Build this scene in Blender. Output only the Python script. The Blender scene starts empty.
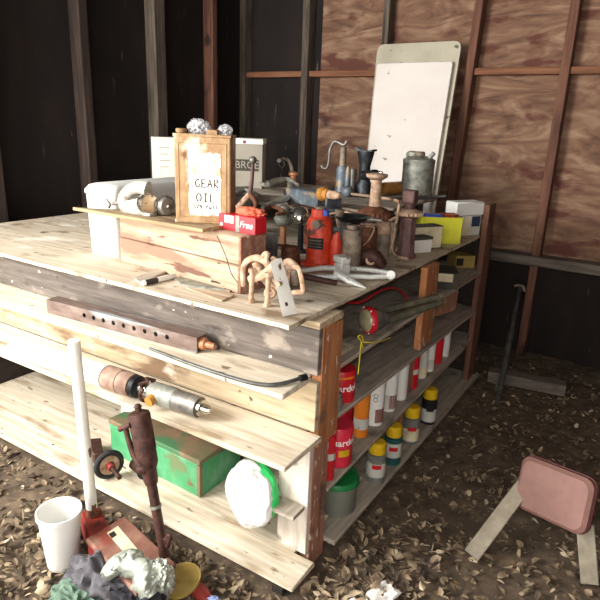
import bpy, bmesh, math, random
from mathutils import Matrix, Vector, Euler, noise
random.seed(7)
C = bpy.context.scene.collection
PI = math.pi; R = math.radians
# ------------------------------------------------------------------ camera
yaw, pit, rol, F = R(-32.0), R(17.0), R(2.15), 576.0
CAM = Vector((0.760, -1.329, 1.390))
fw = Vector((math.sin(yaw)*math.cos(pit), math.cos(yaw)*math.cos(pit), -math.sin(pit)))
r_ = Vector((math.cos(yaw), -math.sin(yaw), 0)); u_ = r_.cross(fw)
RR = math.cos(rol)*r_ + math.sin(rol)*u_; UU = -math.sin(rol)*r_ + math.cos(rol)*u_
cd = bpy.data.cameras.new('camera'); cam = bpy.data.objects.new('camera', cd); C.objects.link(cam)
cd.sensor_width = 36; cd.lens = F/600*36; cd.clip_start = .02
cam.matrix_world = Matrix(((RR.x, UU.x, -fw.x, CAM.x), (RR.y, UU.y, -fw.y, CAM.y), (RR.z, UU.z, -fw.z, CAM.z), (0, 0, 0, 1)))
bpy.context.scene.camera = cam
def ray(px, py): return fw*F + RR*(px-300) + UU*(300-py)
def at(px, py, z):
    d = ray(px, py); return CAM + d*((z-CAM.z)/d.z)
def atx(px, py, x):
    d = ray(px, py); return CAM + d*((x-CAM.x)/d.x)
def aty(px, py, y):
    d = ray(px, py); return CAM + d*((y-CAM.y)/d.y)
def pm(P): return F/(Vector(P)-CAM).dot(fw)
def pj(P):
    d = Vector(P)-CAM; w = d.dot(fw); return 300+F*d.dot(RR)/w, 300-F*d.dot(UU)/w
def hz(P, py):                       # height above P at which the image row is py
    lo, hi = -1.0, 2.0
    for _ in range(40):
        m = (lo+hi)/2
        if pj(Vector(P)+Vector((0, 0, m)))[1] > py: lo = m
        else: hi = m
    return lo
# ------------------------------------------------------------------ materials
def lin(h):
    h = h.lstrip('#'); v = [int(h[i:i+2], 16)/255 for i in (0, 2, 4)]
    return tuple((c/12.92 if c <= .04045 else ((c+.055)/1.055)**2.4) for c in v)+(1,)
def mat(name, cols, scale=(8, 8, 8), rough=.7, metal=0.0, fleck=None, bump=.15, detail=6, dist=0.0, rings=None, stain=None, trans=0, coat=0, alpha=1):
    m = bpy.data.materials.new(name); m.use_nodes = True; nt = m.node_tree; N = nt.nodes; L = nt.links
    b = N['Principled BSDF']; b.inputs['Roughness'].default_value = rough; b.inputs['Metallic'].default_value = metal
    if trans: b.inputs['Transmission Weight'].default_value = trans
    if coat: b.inputs['Coat Weight'].default_value = coat
    if alpha < 1: b.inputs['Alpha'].default_value = alpha
    if isinstance(cols, str): cols = [cols]
    tc = N.new('ShaderNodeTexCoord'); mp = N.new('ShaderNodeMapping'); mp.inputs['Scale'].default_value = scale
    L.new(tc.outputs['Object'], mp.inputs['Vector'])
    nz = N.new('ShaderNodeTexNoise'); nz.inputs['Scale'].default_value = 1; nz.inputs['Detail'].default_value = detail
    nz.inputs['Roughness'].default_value = .6; nz.inputs['Distortion'].default_value = dist
    L.new(mp.outputs['Vector'], nz.inputs['Vector'])
    fac = nz.outputs['Fac']
    if rings:
        wv = N.new('ShaderNodeTexWave'); wv.wave_type = 'BANDS'; wv.bands_direction = rings[0]; wv.inputs['Scale'].default_value = rings[1]
        wv.inputs['Distortion'].default_value = rings[2]; wv.inputs['Detail'].default_value = 3; wv.inputs['Detail Scale'].default_value = rings[3]
        L.new(tc.outputs['Object'], wv.inputs['Vector'])
        mx = N.new('ShaderNodeMix'); mx.inputs[0].default_value = .45
        L.new(fac, mx.inputs[2]); L.new(wv.outputs['Fac'], mx.inputs[3]); fac = mx.outputs[0]
    cr = N.new('ShaderNodeValToRGB'); e = cr.color_ramp.elements
    n = len(cols)
    if n == 1: e[0].color = e[1].color = lin(cols[0])
    else:
        e[0].position = .3; e[0].color = lin(cols[0]); e[1].position = .7; e[1].color = lin(cols[-1])
        for i in range(1, n-1):
            k = e.new(.3+.4*i/(n-1)); k.color = lin(cols[i])
    L.new(fac, cr.inputs['Fac']); col = cr.outputs['Color']
    def blend(col, color, thr, sc, width=.04):
        mp2 = N.new('ShaderNodeMapping'); mp2.inputs['Scale'].default_value = sc; mp2.inputs['Location'].default_value = (3.1, 1.7, 5.3)
        L.new(tc.outputs['Object'], mp2.inputs['Vector'])
        n2 = N.new('ShaderNodeTexNoise'); n2.inputs['Scale'].default_value = 1; n2.inputs['Detail'].default_value = 4
        L.new(mp2.outputs['Vector'], n2.inputs['Vector'])
        mr = N.new('ShaderNodeMapRange'); mr.inputs['From Min'].default_value = thr; mr.inputs['From Max'].default_value = thr+width
        L.new(n2.outputs['Fac'], mr.inputs['Value'])
        mx = N.new('ShaderNodeMix'); mx.data_type = 'RGBA'
        L.new(mr.outputs['Result'], mx.inputs[0]); L.new(col, mx.inputs[6]); mx.inputs[7].default_value = lin(color)
        return mx.outputs[2]
    if stain:
        for s in (stain if isinstance(stain, list) else [stain]): col = blend(col, *s)
    if fleck: col = blend(col, *fleck)
    L.new(col, b.inputs['Base Color'])
    if bump:
        bp = N.new('ShaderNodeBump'); bp.inputs['Strength'].default_value = bump; bp.inputs['Distance'].default_value = .01
        L.new(nz.outputs['Fac'], bp.inputs['Height']); L.new(bp.outputs['Normal'], b.inputs['Normal'])
    return m
def gr(ax, a=3, c=55): return tuple(a if k == ax else c for k in 'xyz')
MT = {}
MT['ply'] = mat('weathered_plywood', ['#a39480', '#c0b29c', '#d2c6b4'], gr('x'), .85, stain=[('#84705a', .56, (5, 9, 9), .12), ('#e6decf', .60, (5, 8, 5), .12), ('#6f5a44', .66, (20, 14, 9), .05)], fleck=('#5b4632', .70, (40, 40, 40), .04))
MT['plank'] = mat('pale_plank', ['#b5a68e', '#cfc3ae', '#e0d8c8'], gr('x'), .85, stain=[('#9a876c', .58, (3, 14, 8), .12), ('#7d6850', .66, (12, 40, 20), .05)], fleck=('#4c3a2a', .71, (35, 35, 35), .03))
MT['planky'] = mat('grey_side_plank', ['#857c70', '#a3988a', '#b6ab9e'], gr('y'), .9, stain=('#6b6156', .55, (10, 6, 10), .14))
MT['greyboard'] = mat('grey_weathered_board', ['#443c37', '#5e5650', '#746b63'], gr('x', 4, 45), .9, stain=[('#8e8378', .57, (8, 8, 14), .1), ('#302722', .63, (6, 6, 12), .08)], fleck=('#bdb2a5', .70, (30, 30, 50), .03))
MT['beigeboard'] = mat('stained_beige_board', ['#8f7a62', '#b7a487', '#cbbb9f'], gr('x', 4, 45), .88, stain=[('#80674f', .54, (4, 5, 14), .1), ('#e0d6c4', .6, (7, 7, 10), .1), ('#5e4838', .67, (16, 16, 22), .04)])
MT['plydark'] = mat('brownish_plywood', ['#7c6850', '#97815f', '#ab9674'], gr('x'), .85, stain=('#6b553e', .58, (6, 12, 6), .12))
MT['crate'] = mat('rough_timber', ['#8f7862', '#ab947c', '#c2b09a'], gr('x', 4, 50), .9, stain=[('#8f6a58', .55, (3, 9, 16), .12), ('#6a4c3e', .62, (6, 22, 34), .06)], fleck=('#3c2a22', .70, (14, 60, 60), .03))
MT['crate_end'] = mat('reddish_timber_end', ['#70483c', '#8f6250', '#a98570'], (40, 40, 30), .9, fleck=('#d8c8b4', .66, (60, 60, 40), .03))
MT['orange'] = mat('orange_painted_wood', ['#8e5836', '#ab7046', '#bf8458'], gr('z', 6, 45), .8, stain=('#7a5a44', .56, (14, 14, 9), .1), fleck=('#ddd0c0', .645, (70, 70, 24), .02))
MT['orange2'] = mat('faded_orange_wood', ['#80584a', '#a0705a', '#b48468'], gr('z', 6, 45), .85, stain=('#5c463a', .58, (12, 12, 7), .1), fleck=('#d8ccc0', .64, (70, 70, 24), .02))
MT['whitewood'] = mat('whitewashed_board', ['#b8aca0', '#d6ccc0', '#e6dfd4'], gr('z', 5, 40), .9, stain=('#8f8070', .62, (10, 10, 8), .08))
MT['wallply'] = mat('stained_wall_plywood', ['#553a2c', '#7c5c48', '#9c8068'], (2, 2, 7), .85, dist=2.5, stain=[('#5c3328', .55, (4, 4, 9), .1), ('#33201a', .66, (3, 3, 4), .1)])
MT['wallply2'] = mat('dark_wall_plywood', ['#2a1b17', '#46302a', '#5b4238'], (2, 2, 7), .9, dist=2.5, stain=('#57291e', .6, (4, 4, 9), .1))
MT['walldark'] = mat('dark_siding_with_shade', ['#120d0c', '#1d1513', '#281c19'], (5, 5, 2), .95, fleck=('#5c524a', .68, (30, 26, 4), .05))  # dark siding, its colour deepened further to stand in for shade
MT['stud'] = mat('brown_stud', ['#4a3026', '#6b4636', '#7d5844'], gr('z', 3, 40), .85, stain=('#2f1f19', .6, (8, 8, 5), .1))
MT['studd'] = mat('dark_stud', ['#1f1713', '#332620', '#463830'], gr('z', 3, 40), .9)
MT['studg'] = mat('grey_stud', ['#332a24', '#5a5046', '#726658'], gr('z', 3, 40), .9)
MT['nog'] = mat('orange_brown_rail', ['#5c3a28', '#7c4f34', '#8c6044'], gr('x', 3, 40), .8, fleck=('#3a2014', .68, (20, 20, 20), .05))
MT['rail'] = mat('grey_rail', ['#4a433c', '#6a6158', '#7d746a'], gr('x', 3, 40), .9)
MT['dirt'] = mat('dirt', ['#3e342a', '#5a4c3e', '#746451'], (14, 14, 14), 1, bump=.6, stain=('#8a7556', .6, (40, 40, 40), .08))
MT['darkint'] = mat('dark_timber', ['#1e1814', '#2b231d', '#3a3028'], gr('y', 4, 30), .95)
MT['rust'] = mat('rusty_steel', ['#4a2c1e', '#6e4430', '#8a5e46'], (40, 40, 40), .75, .35, stain=('#2a1c16', .6, (15, 15, 15), .1))
MT['rustmid'] = mat('pinkish_brown_steel', ['#7c5e50', '#967a6a', '#ab9484'], (30, 30, 30), .7, .2, stain=('#5c4438', .62, (18, 18, 18), .1))
MT['rustpale'] = mat('pale_dusty_rust', ['#8a6a50', '#b0927a', '#c9b098'], (45, 45, 45), .85, .1, stain=('#6b4a38', .62, (25, 25, 25), .08))
MT['darkrust'] = mat('dark_brown_rust', ['#2c1a16', '#472c25', '#5e3d33'], (40, 40, 40), .6, .4)
MT['mauve'] = mat('mauve_brown_iron', ['#4a3535', '#654a48', '#7c605c'], (30, 30, 20), .7, .3)
MT['redjack'] = mat('worn_red_paint', ['#b02c18', '#c93a20', '#d65a3c'], (20, 20, 20), .5, stain=('#5a2a20', .6, (25, 25, 25), .06), fleck=('#a08a78', .67, (50, 50, 50), .03))
MT['redpaint'] = mat('dark_red_paint', ['#6a1a14', '#80241c', '#90382e'], (15, 15, 15), .6, fleck=('#50201a', .6, (30, 30, 30), .05))
MT['redlid'] = mat('dusty_red_lid', ['#6e463a', '#7e5648', '#94705f'], (18, 18, 18), .7, stain=('#7c3a2c', .6, (10, 10, 10), .1))
MT['brightred'] = mat('bright_red_plastic', ['#b81420', '#cc1c2a'], (20, 20, 20), .4, bump=.02)
MT['pinkred'] = mat('pinkish_red_label', ['#c8203a', '#d8304a'], (20, 20, 20), .4, bump=.02)
MT['orangelbl'] = mat('orange_label', ['#d87018', '#e08a28'], (20, 20, 20), .45, bump=.02)
MT['yellow'] = mat('yellow_plastic', ['#c8a010', '#dcb418'], (20, 20, 20), .45, bump=.02)
MT['yellowbox'] = mat('yellow_card', ['#c4c028', '#d8d83c'], (12, 12, 12), .6, bump=.02)
MT['green'] = mat('green_enamel', ['#3c8a58', '#4f9a6a', '#74ac88'], (10, 10, 10), .55, stain=('#6a7a54', .6, (12, 12, 12), .1), fleck=('#7a5a44', .68, (30, 30, 30), .04))
MT['greentop'] = mat('green_enamel_worn_brown', ['#5c6a48', '#806a52', '#9a7a62'], (9, 9, 9), .7, stain=('#46744e', .58, (8, 8, 8), .12), bump=.1)
MT['greenlid'] = mat('green_plastic', ['#106a34', '#1c8040'], (10, 10, 10), .5, bump=.02)
MT['brightgreen'] = mat('bright_green_plastic', ['#28b85c', '#38c86c'], (10, 10, 10), .5, bump=.02)
MT['white'] = mat('white_plastic', ['#dcdcd8', '#ecece8'], (4, 4, 4), .5, bump=.02)
MT['whitepaint'] = mat('chipped_white_paint', ['#d8d6cc', '#ecebe4'], (6, 6, 6), .6, fleck=('#6a4a34', .66, (30, 30, 14), .03), bump=.05)
MT['whitebag'] = mat('white_polythene', ['#eeeeee', '#f6f6f6'], (6, 6, 6), .35, bump=.05)
MT['whitelbl'] = mat('dusty_white_label', ['#b8b8b0', '#d0cfc6'], (14, 14, 14), .6, bump=.02, fleck=('#8a8478', .66, (30, 30, 30), .05))
MT['panel'] = mat('pinkish_white_enamel', ['#d8cfc8', '#e8e2dc'], (2, 2, 2), .35, bump=.02, fleck=('#8d8378', .70, (14, 14, 14), .03))
MT['panelrim'] = mat('cream_grey_enamel', ['#a8a290', '#c0baa6'], (5, 5, 5), .5, bump=.03, fleck=('#6a5f4c', .64, (18, 18, 18), .05))
MT['paneledge'] = mat('tarnished_edge', ['#4a3428', '#6a4c38'], (10, 10, 10), .7)
MT['carton'] = mat('grey_carton', ['#8d887c', '#a09a8c'], (5, 5, 5), .85, bump=.03)
MT['paper'] = mat('white_card', ['#dcd8cf', '#ece8e0'], (6, 6, 6), .8, bump=.02)
MT['cream'] = mat('cream_stained_card', ['#b8a884', '#d8ccaa', '#e8dfc4'], (14, 14, 14), .8, stain=('#8d7450', .62, (14, 14, 14), .1))
MT['darkcard'] = mat('dark_grey_card', ['#38352f', '#4c4840'], (10, 10, 10), .9)
MT['black'] = mat('black_iron', ['#15171a', '#262a2e', '#3a3e42'], (30, 30, 30), .45, .5)
MT['blackplastic'] = mat('black_plastic', ['#17171a', '#242428'], (10, 10, 10), .4, bump=.02)
MT['ink'] = mat('black_ink', '#1a1816', rough=.8, bump=0)
MT['blueink'] = mat('navy_print', '#283850', rough=.7, bump=0)
MT['whiteink'] = mat('white_print', '#f0f0ee', rough=.6, bump=0)
MT['bluegrey'] = mat('blue_grey_paint', ['#46505c', '#626c76', '#868e92'], (25, 25, 25), .55, .3, stain=('#93836e', .53, (14, 14, 14), .08))
MT['steelgrey'] = mat('greasy_grey_steel', ['#5c5a56', '#7c7872', '#9a948a'], (30, 30, 30), .5, .6, stain=('#4a3a2e', .6, (15, 15, 15), .1))
MT['dirtysteel'] = mat('dusty_brown_steel', ['#5a5048', '#857768', '#a2927e'], (30, 30, 30), .75, .2, stain=('#3c2c24', .6, (15, 15, 15), .1))
MT['alu'] = mat('cast_aluminium', ['#85837a', '#a3a198', '#b8b6ae'], (25, 25, 25), .5, .35, stain=('#8a8272', .64, (20, 20, 20), .08))
MT['whitealu'] = mat('white_grey_painted_casting', ['#b8bab6', '#d6d8d4', '#e6e6e2'], (30, 30, 30), .6, .1, fleck=('#5a5c58', .66, (50, 50, 50), .04))
MT['galv'] = mat('galvanised_steel', ['#6a6c64', '#8d8f86', '#a6a89e'], (28, 28, 28), .55, .45, stain=('#5c5a4c', .6, (20, 20, 20), .1))
MT['chrome'] = mat('worn_chrome', ['#b8b4aa', '#d8d6d0'], (20, 20, 20), .18, .95, stain=('#6a5444', .62, (30, 30, 30), .06), bump=.05)
MT['brasscop'] = mat('copper_orange_fitting', ['#9c6244', '#b07a58', '#c49474'], (30, 30, 30), .5, .3)
MT['tubesteel'] = mat('brown_grey_square_tube', ['#5c4a42', '#74625a', '#8a7a70'], (10, 30, 30), .65, .3, stain=('#9aa0a2', .60, (4, 20, 20), .12))
MT['canrust'] = mat('rust_streaked_can', ['#7c5c40', '#967652', '#b09470'], (22, 22, 14), .7, .1, stain=[('#c9bca4', .55, (12, 12, 9), .08), ('#6b4426', .62, (20, 20, 10), .08)])
MT['canlabel'] = mat('peeling_white_label', ['#e8e4da', '#f4f2ec'], (8, 8, 8), .75, stain=('#c2a888', .60, (22, 22, 22), .05), bump=.05)
MT['foil'] = mat('crumpled_foil', ['#9aa096', '#c8cec2'], (20, 20, 20), .35, .5, bump=.4)
MT['cloth'] = mat('grey_cloth', ['#3c3a3e', '#56545a', '#6a686c'], (16, 16, 16), .95, bump=.3)
MT['blackcloth'] = mat('black_cloth', ['#18171c', '#26242c'], (16, 16, 16), .9, bump=.3)
MT['greencloth'] = mat('faded_green_cloth', ['#4e6656', '#6c8272'], (16, 16, 16), .95, bump=.3)
MT['pinkcloth'] = mat('orange_red_rag', ['#c05038', '#d86a50'], (18, 18, 18), .9, bump=.3)
MT['film'] = mat('clear_crumpled_film', ['#a8a8ac', '#d0d0d4'], (40, 40, 40), .2, .3, bump=.5, alpha=.6)
MT['amber'] = mat('amber_paint', ['#a8702c', '#c08840'], (16, 16, 16), .5)
MT['blue'] = mat('blue_plastic', ['#1c3c98', '#2c50b8'], (10, 10, 10), .4, bump=.02)
MT['teal'] = mat('dark_teal_plastic', ['#1c4848', '#2a5c5a'], (10, 10, 10), .5, bump=.02)
MT['lilac'] = mat('pale_blue_label', ['#8a9cd0', '#a8b8e0'], (10, 10, 10), .5, bump=.02)
MT['twine'] = mat('yellow_twine', ['#c8b420', '#d8c840'], (60, 60, 60), .8)
MT['glassy'] = mat('dusty_glass_lens', ['#8a8468', '#b8ae8c'], (20, 20, 20), .25, 0, bump=.1, coat=.5)
MT['clear'] = mat('cloudy_clear_plastic', ['#7c8078', '#96988e'], (10, 10, 10), .3, 0, bump=.03, trans=.35)
MT['rubber'] = mat('black_rubber', ['#1c1c1e', '#2c2c2e'], (20, 20, 20), .8)
MT['vinyl'] = mat('faded_pink_vinyl', ['#7c5850', '#946e66'], (10, 10, 10), .6, bump=.05)
MT['vinyldark'] = mat('dark_maroon_edge', ['#4c1c1c', '#64282a'], (10, 10, 10), .6, bump=.05)
MT['benchwood'] = mat('grey_beige_timber', ['#7a7264', '#948b7a', '#a89e8c'], (14, 14, 14), .85)
MT['pipe'] = mat('olive_grey_pipe', ['#55544a', '#74725f', '#8a8870'], (20, 20, 20), .6, .3)
MT['darkpipe'] = mat('dark_steel_pipe', ['#3c3e3e', '#5a5c5a', '#6c6e6a'], (20, 20, 20), .5, .5)
MT['leaf'] = mat('dry_leaves', ['#382e26', '#665644', '#8a785f', '#bcab90'], (17, 17, 17), .85, detail=1, bump=0)
MT['tealab'] = mat('yellow_brown_lid', ['#8a7434', '#a8904c', '#b89c60'], (15, 15, 15), .5, stain=('#6a4424', .6, (20, 20, 20), .08))
# ------------------------------------------------------------------ mesh builder
MW = {}
def frame_to(p0, p1):
    d = Vector(p1)-Vector(p0); q = d.to_track_quat('Z', 'Y'); return Matrix.Translation(Vector(p0)) @ q.to_matrix().to_4x4(), d.length
class MB:
    def __init__(s, M=None): s.bm = bmesh.new(); s.M = M or Matrix()
    def _v(s, co, M=None):
        v = Vector(co)
        if M: v = M @ v
        return s.bm.verts.new(s.M @ v)
    def face(s, vs):
        try: return s.bm.faces.new(vs)
        except ValueError: return None
    def box(s, a, b, M=None, bev=0):
        x0, y0, z0 = a; x1, y1, z1 = b
        v = [s._v(p, M) for p in ((x0, y0, z0), (x1, y0, z0), (x1, y1, z0), (x0, y1, z0), (x0, y0, z1), (x1, y0, z1), (x1, y1, z1), (x0, y1, z1))]
        for f in ((3, 2, 1, 0), (4, 5, 6, 7), (0, 1, 5, 4), (1, 2, 6, 5), (2, 3, 7, 6), (3, 0, 4, 7)): s.face([v[i] for i in f])
        return s
    def cbox(s, c, size, rot=(0, 0, 0)):
        M = Matrix.Translation(Vector(c)) @ Euler(rot).to_matrix().to_4x4(); h = Vector(size)/2
        return s.box(-h, h, M)
    def loft(s, rings, closed=True, caps=True):
        rs = [[s._v(p) for p in r] for r in rings]; n = len(rs[0])
        for a, b in zip(rs, rs[1:]):
            for i in range(n if closed else n-1):
                j = (i+1) % n; s.face([a[i], a[j], b[j], b[i]])
        if caps and closed: s.face(rs[0][::-1]); s.face(rs[-1])
        return s
    def lathe(s, prof, M=None, n=28, sx=1, sy=1, caps=True, gear=0, flute=0):
        M = M or Matrix(); rings = []
        for r, z in prof:
            ring = []
            for i in range(n):
                a = 2*PI*i/n; rr = max(r, 1e-4)
                if gear and r > gear[0]: rr = r*(1 if i % 2 else gear[1])
                if flute: rr = r*(1+flute*math.cos(a*n/4))
                ring.append(M @ Vector((rr*math.cos(a)*sx, rr*math.sin(a)*sy, z)))
            rings.append(ring)
        return s.loft(rings, caps=caps)
    def cyl(s, p0, p1, r0, r1=None, n=20):
        M, L = frame_to(p0, p1); return s.lathe([(r0, 0), (r1 if r1 is not None else r0, L)], M, n)
    def rod(s, p0, p1, prof, n=20, gear=0):
        M, L = frame_to(p0, p1); return s.lathe([(r, t*L) for t, r in prof], M, n, gear=gear)
    def ball(s, c, r, sc=(1, 1, 1), n=20):
        pr = [(r*math.sin(PI*i/12), -r*math.cos(PI*i/12)*sc[2]) for i in range(13)]
        return s.lathe(pr, Matrix.Translation(Vector(c)), n, sc[0], sc[1])
    def tube(s, pts, r, n=10, smooth=0, flat=1, closed=False):
        pts = [Vector(p) for p in pts]; rad = r if isinstance(r, (list, tuple)) else [r]*len(pts)
        if smooth:
            P2, R2 = [], []; m = len(pts)
            for i in range(m if closed else m-1):
                if closed: p = [pts[(i+k) % m] for k in (-1, 0, 1, 2)]
                else: p = [pts[max(i-1, 0)], pts[i], pts[i+1], pts[min(i+2, m-1)]]
                for k in range(smooth):
                    t = k/smooth
                    P2.append(.5*((2*p[1])+(-p[0]+p[2])*t+(2*p[0]-5*p[1]+4*p[2]-p[3])*t*t+(-p[0]+3*p[1]-3*p[2]+p[3])*t**3))
                    R2.append(rad[i]*(1-t)+rad[(i+1) % m]*t)
            if not closed: P2.append(pts[-1]); R2.append(rad[-1])
            pts, rad = P2, R2
        m = len(pts); up = None; rings = []
        for i, p in enumerate(pts):
            if closed: d = pts[(i+1) % m]-pts[i-1]
            else: d = pts[min(i+1, m-1)]-pts[max(i-1, 0)]
            d.normalize()
            if up is None: up = d.orthogonal().normalized() if abs(d.z) > .9 else d.cross(Vector((0, 0, 1))).normalized()
            up = (up-d*up.dot(d)).normalized(); w = d.cross(up)
            rings.append([p+up*math.cos(2*PI*k/n)*rad[i]+w*math.sin(2*PI*k/n)*rad[i]*flat for k in range(n)])
        if closed: rings.append(rings[0]); return s.loft(rings, caps=False)
        return s.loft(rings)
    def prism(s, poly, z0, z1, M=None):
        M = M or Matrix()
        return s.loft([[M @ Vector((x, y, z0)) for x, y in poly], [M @ Vector((x, y, z1)) for x, y in poly]])
    def slab(s, quad, t):
        q = [Vector(p) for p in quad]; return s.loft([[p-Vector((0, 0, t)) for p in q], q])
    def torus(s, c, Rr, r, axis=(0, 0, 1), n=28, m=10):
        M, _ = frame_to(c, Vector(c)+Vector(axis)); rings = []
        for i in range(n+1):
            a = 2*PI*i/n; rings.append([M @ Vector(((Rr+r*math.cos(2*PI*k/m))*math.cos(a), (Rr+r*math.cos(2*PI*k/m))*math.sin(a), r*math.sin(2*PI*k/m))) for k in range(m)])
        return s.loft(rings, caps=False)
    def build(s, name, m, parent=None, world=False, bev=0, bseg=1, sub=0, ang=38, flat=False, keep=False):
        bm = s.bm
        if world and parent is not None: bm.transform(MW[parent.name].inverted())
        bmesh.ops.remove_doubles(bm, verts=bm.verts[:], dist=1e-6)
        bmesh.ops.recalc_face_normals(bm, faces=bm.faces[:])
        me = bpy.data.meshes.new(name); bm.to_mesh(me); bm.free()
        me.materials.append(MT[m])
        if not flat:
            me.polygons.foreach_set('use_smooth', [True]*len(me.polygons)); me.set_sharp_from_angle(angle=R(ang))
        o = bpy.data.objects.new(name, me); C.objects.link(o)
        if parent is not None:
            o.parent = parent
            if parent.name in MW: MW[o.name] = MW[parent.name]
        if bev:
            b = o.modifiers.new('bevel', 'BEVEL'); b.width = bev; b.segments = bseg; b.limit_method = 'ANGLE'; b.harden_normals = False
        if sub:
            b = o.modifiers.new('subsurf', 'SUBSURF'); b.levels = sub; b.render_levels = sub
        return o
def tag(o, label=None, cat=None, group=None, kind=None):
    if label: o['label'] = label
    if cat: o['category'] = cat
    if group: o['group'] = group
    if kind: o['kind'] = kind
    return o
def thing(name, label, cat, loc=(0, 0, 0), rz=0, group=None, rot=None):
    o = bpy.data.objects.new(name, None); C.objects.link(o); o.empty_display_size = .05
    o.location = loc; o.rotation_euler = rot or (0, 0, rz)
    MW[o.name] = Matrix.Translation(Vector(loc)) @ Euler(rot or (0, 0, rz)).to_matrix().to_4x4()
    return tag(o, label, cat, group)
def structure(o): o['kind'] = 'structure'; return o
def text_mesh(s, size, depth=.0006, bold=0.0, shear=0.0):
    cu = bpy.data.curves.new('t', 'FONT'); cu.body = s; cu.size = size; cu.extrude = depth; cu.align_x = 'CENTER'; cu.align_y = 'CENTER'; cu.offset = bold; cu.shear = shear
    o = bpy.data.objects.new('t', cu); C.objects.link(o)
    dg = bpy.context.evaluated_depsgraph_get(); me = bpy.data.meshes.new_from_object(o.evaluated_get(dg))
    bpy.data.objects.remove(o); bpy.data.curves.remove(cu); me.materials.clear(); return me
def text(s, size, m, parent, M, name='lettering', wrap=0, depth=.0006, bold=0.0, shear=0.0):
    me = text_mesh(s, size, depth, bold, shear)
    if wrap:
        for v in me.vertices:
            a = v.co.x/wrap; rr = wrap+v.co.z+depth; v.co = Vector((math.sin(a)*rr, v.co.y, math.cos(a)*rr-wrap))
    me.transform(M); me.materials.append(MT[m]); me.name = name
    o = bpy.data.objects.new(name, me); C.objects.link(o); o.parent = parent; return o
def face_M(c, normal, up=(0, 0, 1)):    # x right, y up, z out of the face
    n = Vector(normal).normalized(); u = Vector(up); u = (u-n*u.dot(n)).normalized(); r = u.cross(n)
    return Matrix(((r.x, u.x, n.x, c[0]), (r.y, u.y, n.y, c[1]), (r.z, u.z, n.z, c[2]), (0, 0, 0, 1)))
def copy_tree(o, parent=None):
    c = o.copy(); C.objects.link(c); c.parent = parent
    for ch in [x for x in KIDS.get(o.name, [])]: copy_tree(ch, c)
    return c
KIDS = {}
def crumple(c, size, seed, amp=.35, freq=3.0, subdiv=4, M=None, flatten=0):
    bm = bmesh.new(); bmesh.ops.create_icosphere(bm, subdivisions=subdiv, radius=1)
    for v in bm.verts:
        d = v.co.normalized(); p = d*freq+Vector((seed*3.7, seed, -seed))
        k = 1+amp*(1-2*abs(noise.noise(p)))*.6+amp*.5*(1-2*abs(noise.noise(p*2.3)))-.2*amp
        v.co = Vector((d.x*size[0]*k, d.y*size[1]*k, max(d.z, -flatten if flatten else -2)*size[2]*k))
    if M: bm.transform(M)
    bmesh.ops.translate(bm, verts=bm.verts, vec=Vector(c))
    mb = MB(); mb.bm.free(); mb.bm = bm; return mb
# ------------------------------------------------------------------ the setting
XL, YB = -2.2, 2.5
def S(mb, name, m, **k): return structure(mb.build(name, m, **k))
fl = MB(); n = 130; g = []
for j in range(n+1):
    for i in range(n+1):
        x, y = -2.3+4.3*i/n, -2.4+5.0*j/n
        inside = -2.1 < x < .02 and -.16 < y < 1.8
        h = noise.noise(Vector((x*3, y*3, 0)))*.018+noise.noise(Vector((x*11, y*11, 2)))*.010
        g.append(fl._v((x, y, -.012 if inside else h-.012)))
for j in range(n):
    for i in range(n): a = j*(n+1)+i; fl.face([g[a], g[a+1], g[a+n+2], g[a+n+1]])
S(fl, 'floor', 'dirt')
S(MB().box((-1.53, YB, .62), (1.95, YB+.05, 2.6)), 'wall_back', 'wallply', flat=True)
S(MB().box((-2.25, YB, -.03), (-1.53, YB+.05, 2.6)), 'wall_back', 'walldark', flat=True)  # left section: dark boards, with the doorway jamb's shade put into the colour
S(MB().box((-1.53, YB, -.03), (1.95, YB+.05, .62)), 'wall_back', 'walldark', flat=True)  # dim space behind the shelving, painted into the wall colour
S(MB().box((XL-.05, -.9, -.03), (XL, YB+.05, 2.6)), 'wall_left', 'walldark', flat=True)
S(MB().box((1.9, -2.6, -.03), (1.95, YB, 2.6)), 'wall_right', 'wallply2', flat=True)
S(MB().box((-2.6, -2.6, 2.6), (1.95, YB+.05, 2.65)), 'ceiling', 'walldark', flat=True)
k = 1
def stud_back(px, m, w=.05, lean=0.0):
    global k
    x = aty(px, 100, 2.41).x
    S(MB().loft([[(x-w/2-lean, 2.41, -.02), (x+w/2-lean, 2.41, -.02), (x+w/2-lean, YB, -.02), (x-w/2-lean, YB, -.02)],
                 [(x-w/2+lean, 2.41, 2.6), (x+w/2+lean, 2.41, 2.6), (x+w/2+lean, YB, 2.6), (x-w/2+lean, YB, 2.6)]]), 'trim_%d' % k, m, bev=.004); k += 1
    return x
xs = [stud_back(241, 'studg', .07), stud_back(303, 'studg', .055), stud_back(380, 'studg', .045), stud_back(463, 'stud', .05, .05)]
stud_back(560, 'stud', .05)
xa = aty(380, 75, 2.41).x; xb = aty(463, 75, 2.41).x
for x0, x1, z in ((xs[0], xs[1], 1.735), (xs[1], xs[2], 1.735), (xs[3], 1.9, 1.735)):
    S(MB().box((x0+.028, 2.43, z-.02), (x1-.024, YB, z+.02)), 'trim_%d' % k, 'nog', bev=.004); k += 1
S(MB().box((-.52, 2.38, .60), (1.9, YB, .66)), 'trim_%d' % k, 'rail', bev=.004); k += 1
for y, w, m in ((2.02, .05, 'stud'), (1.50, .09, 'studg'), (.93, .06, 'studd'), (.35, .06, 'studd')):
    S(MB().box((XL, y-w/2, -.02), (XL+.09, y+w/2, 2.6)), 'trim_%d' % k, m, bev=.004); k += 1
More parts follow.
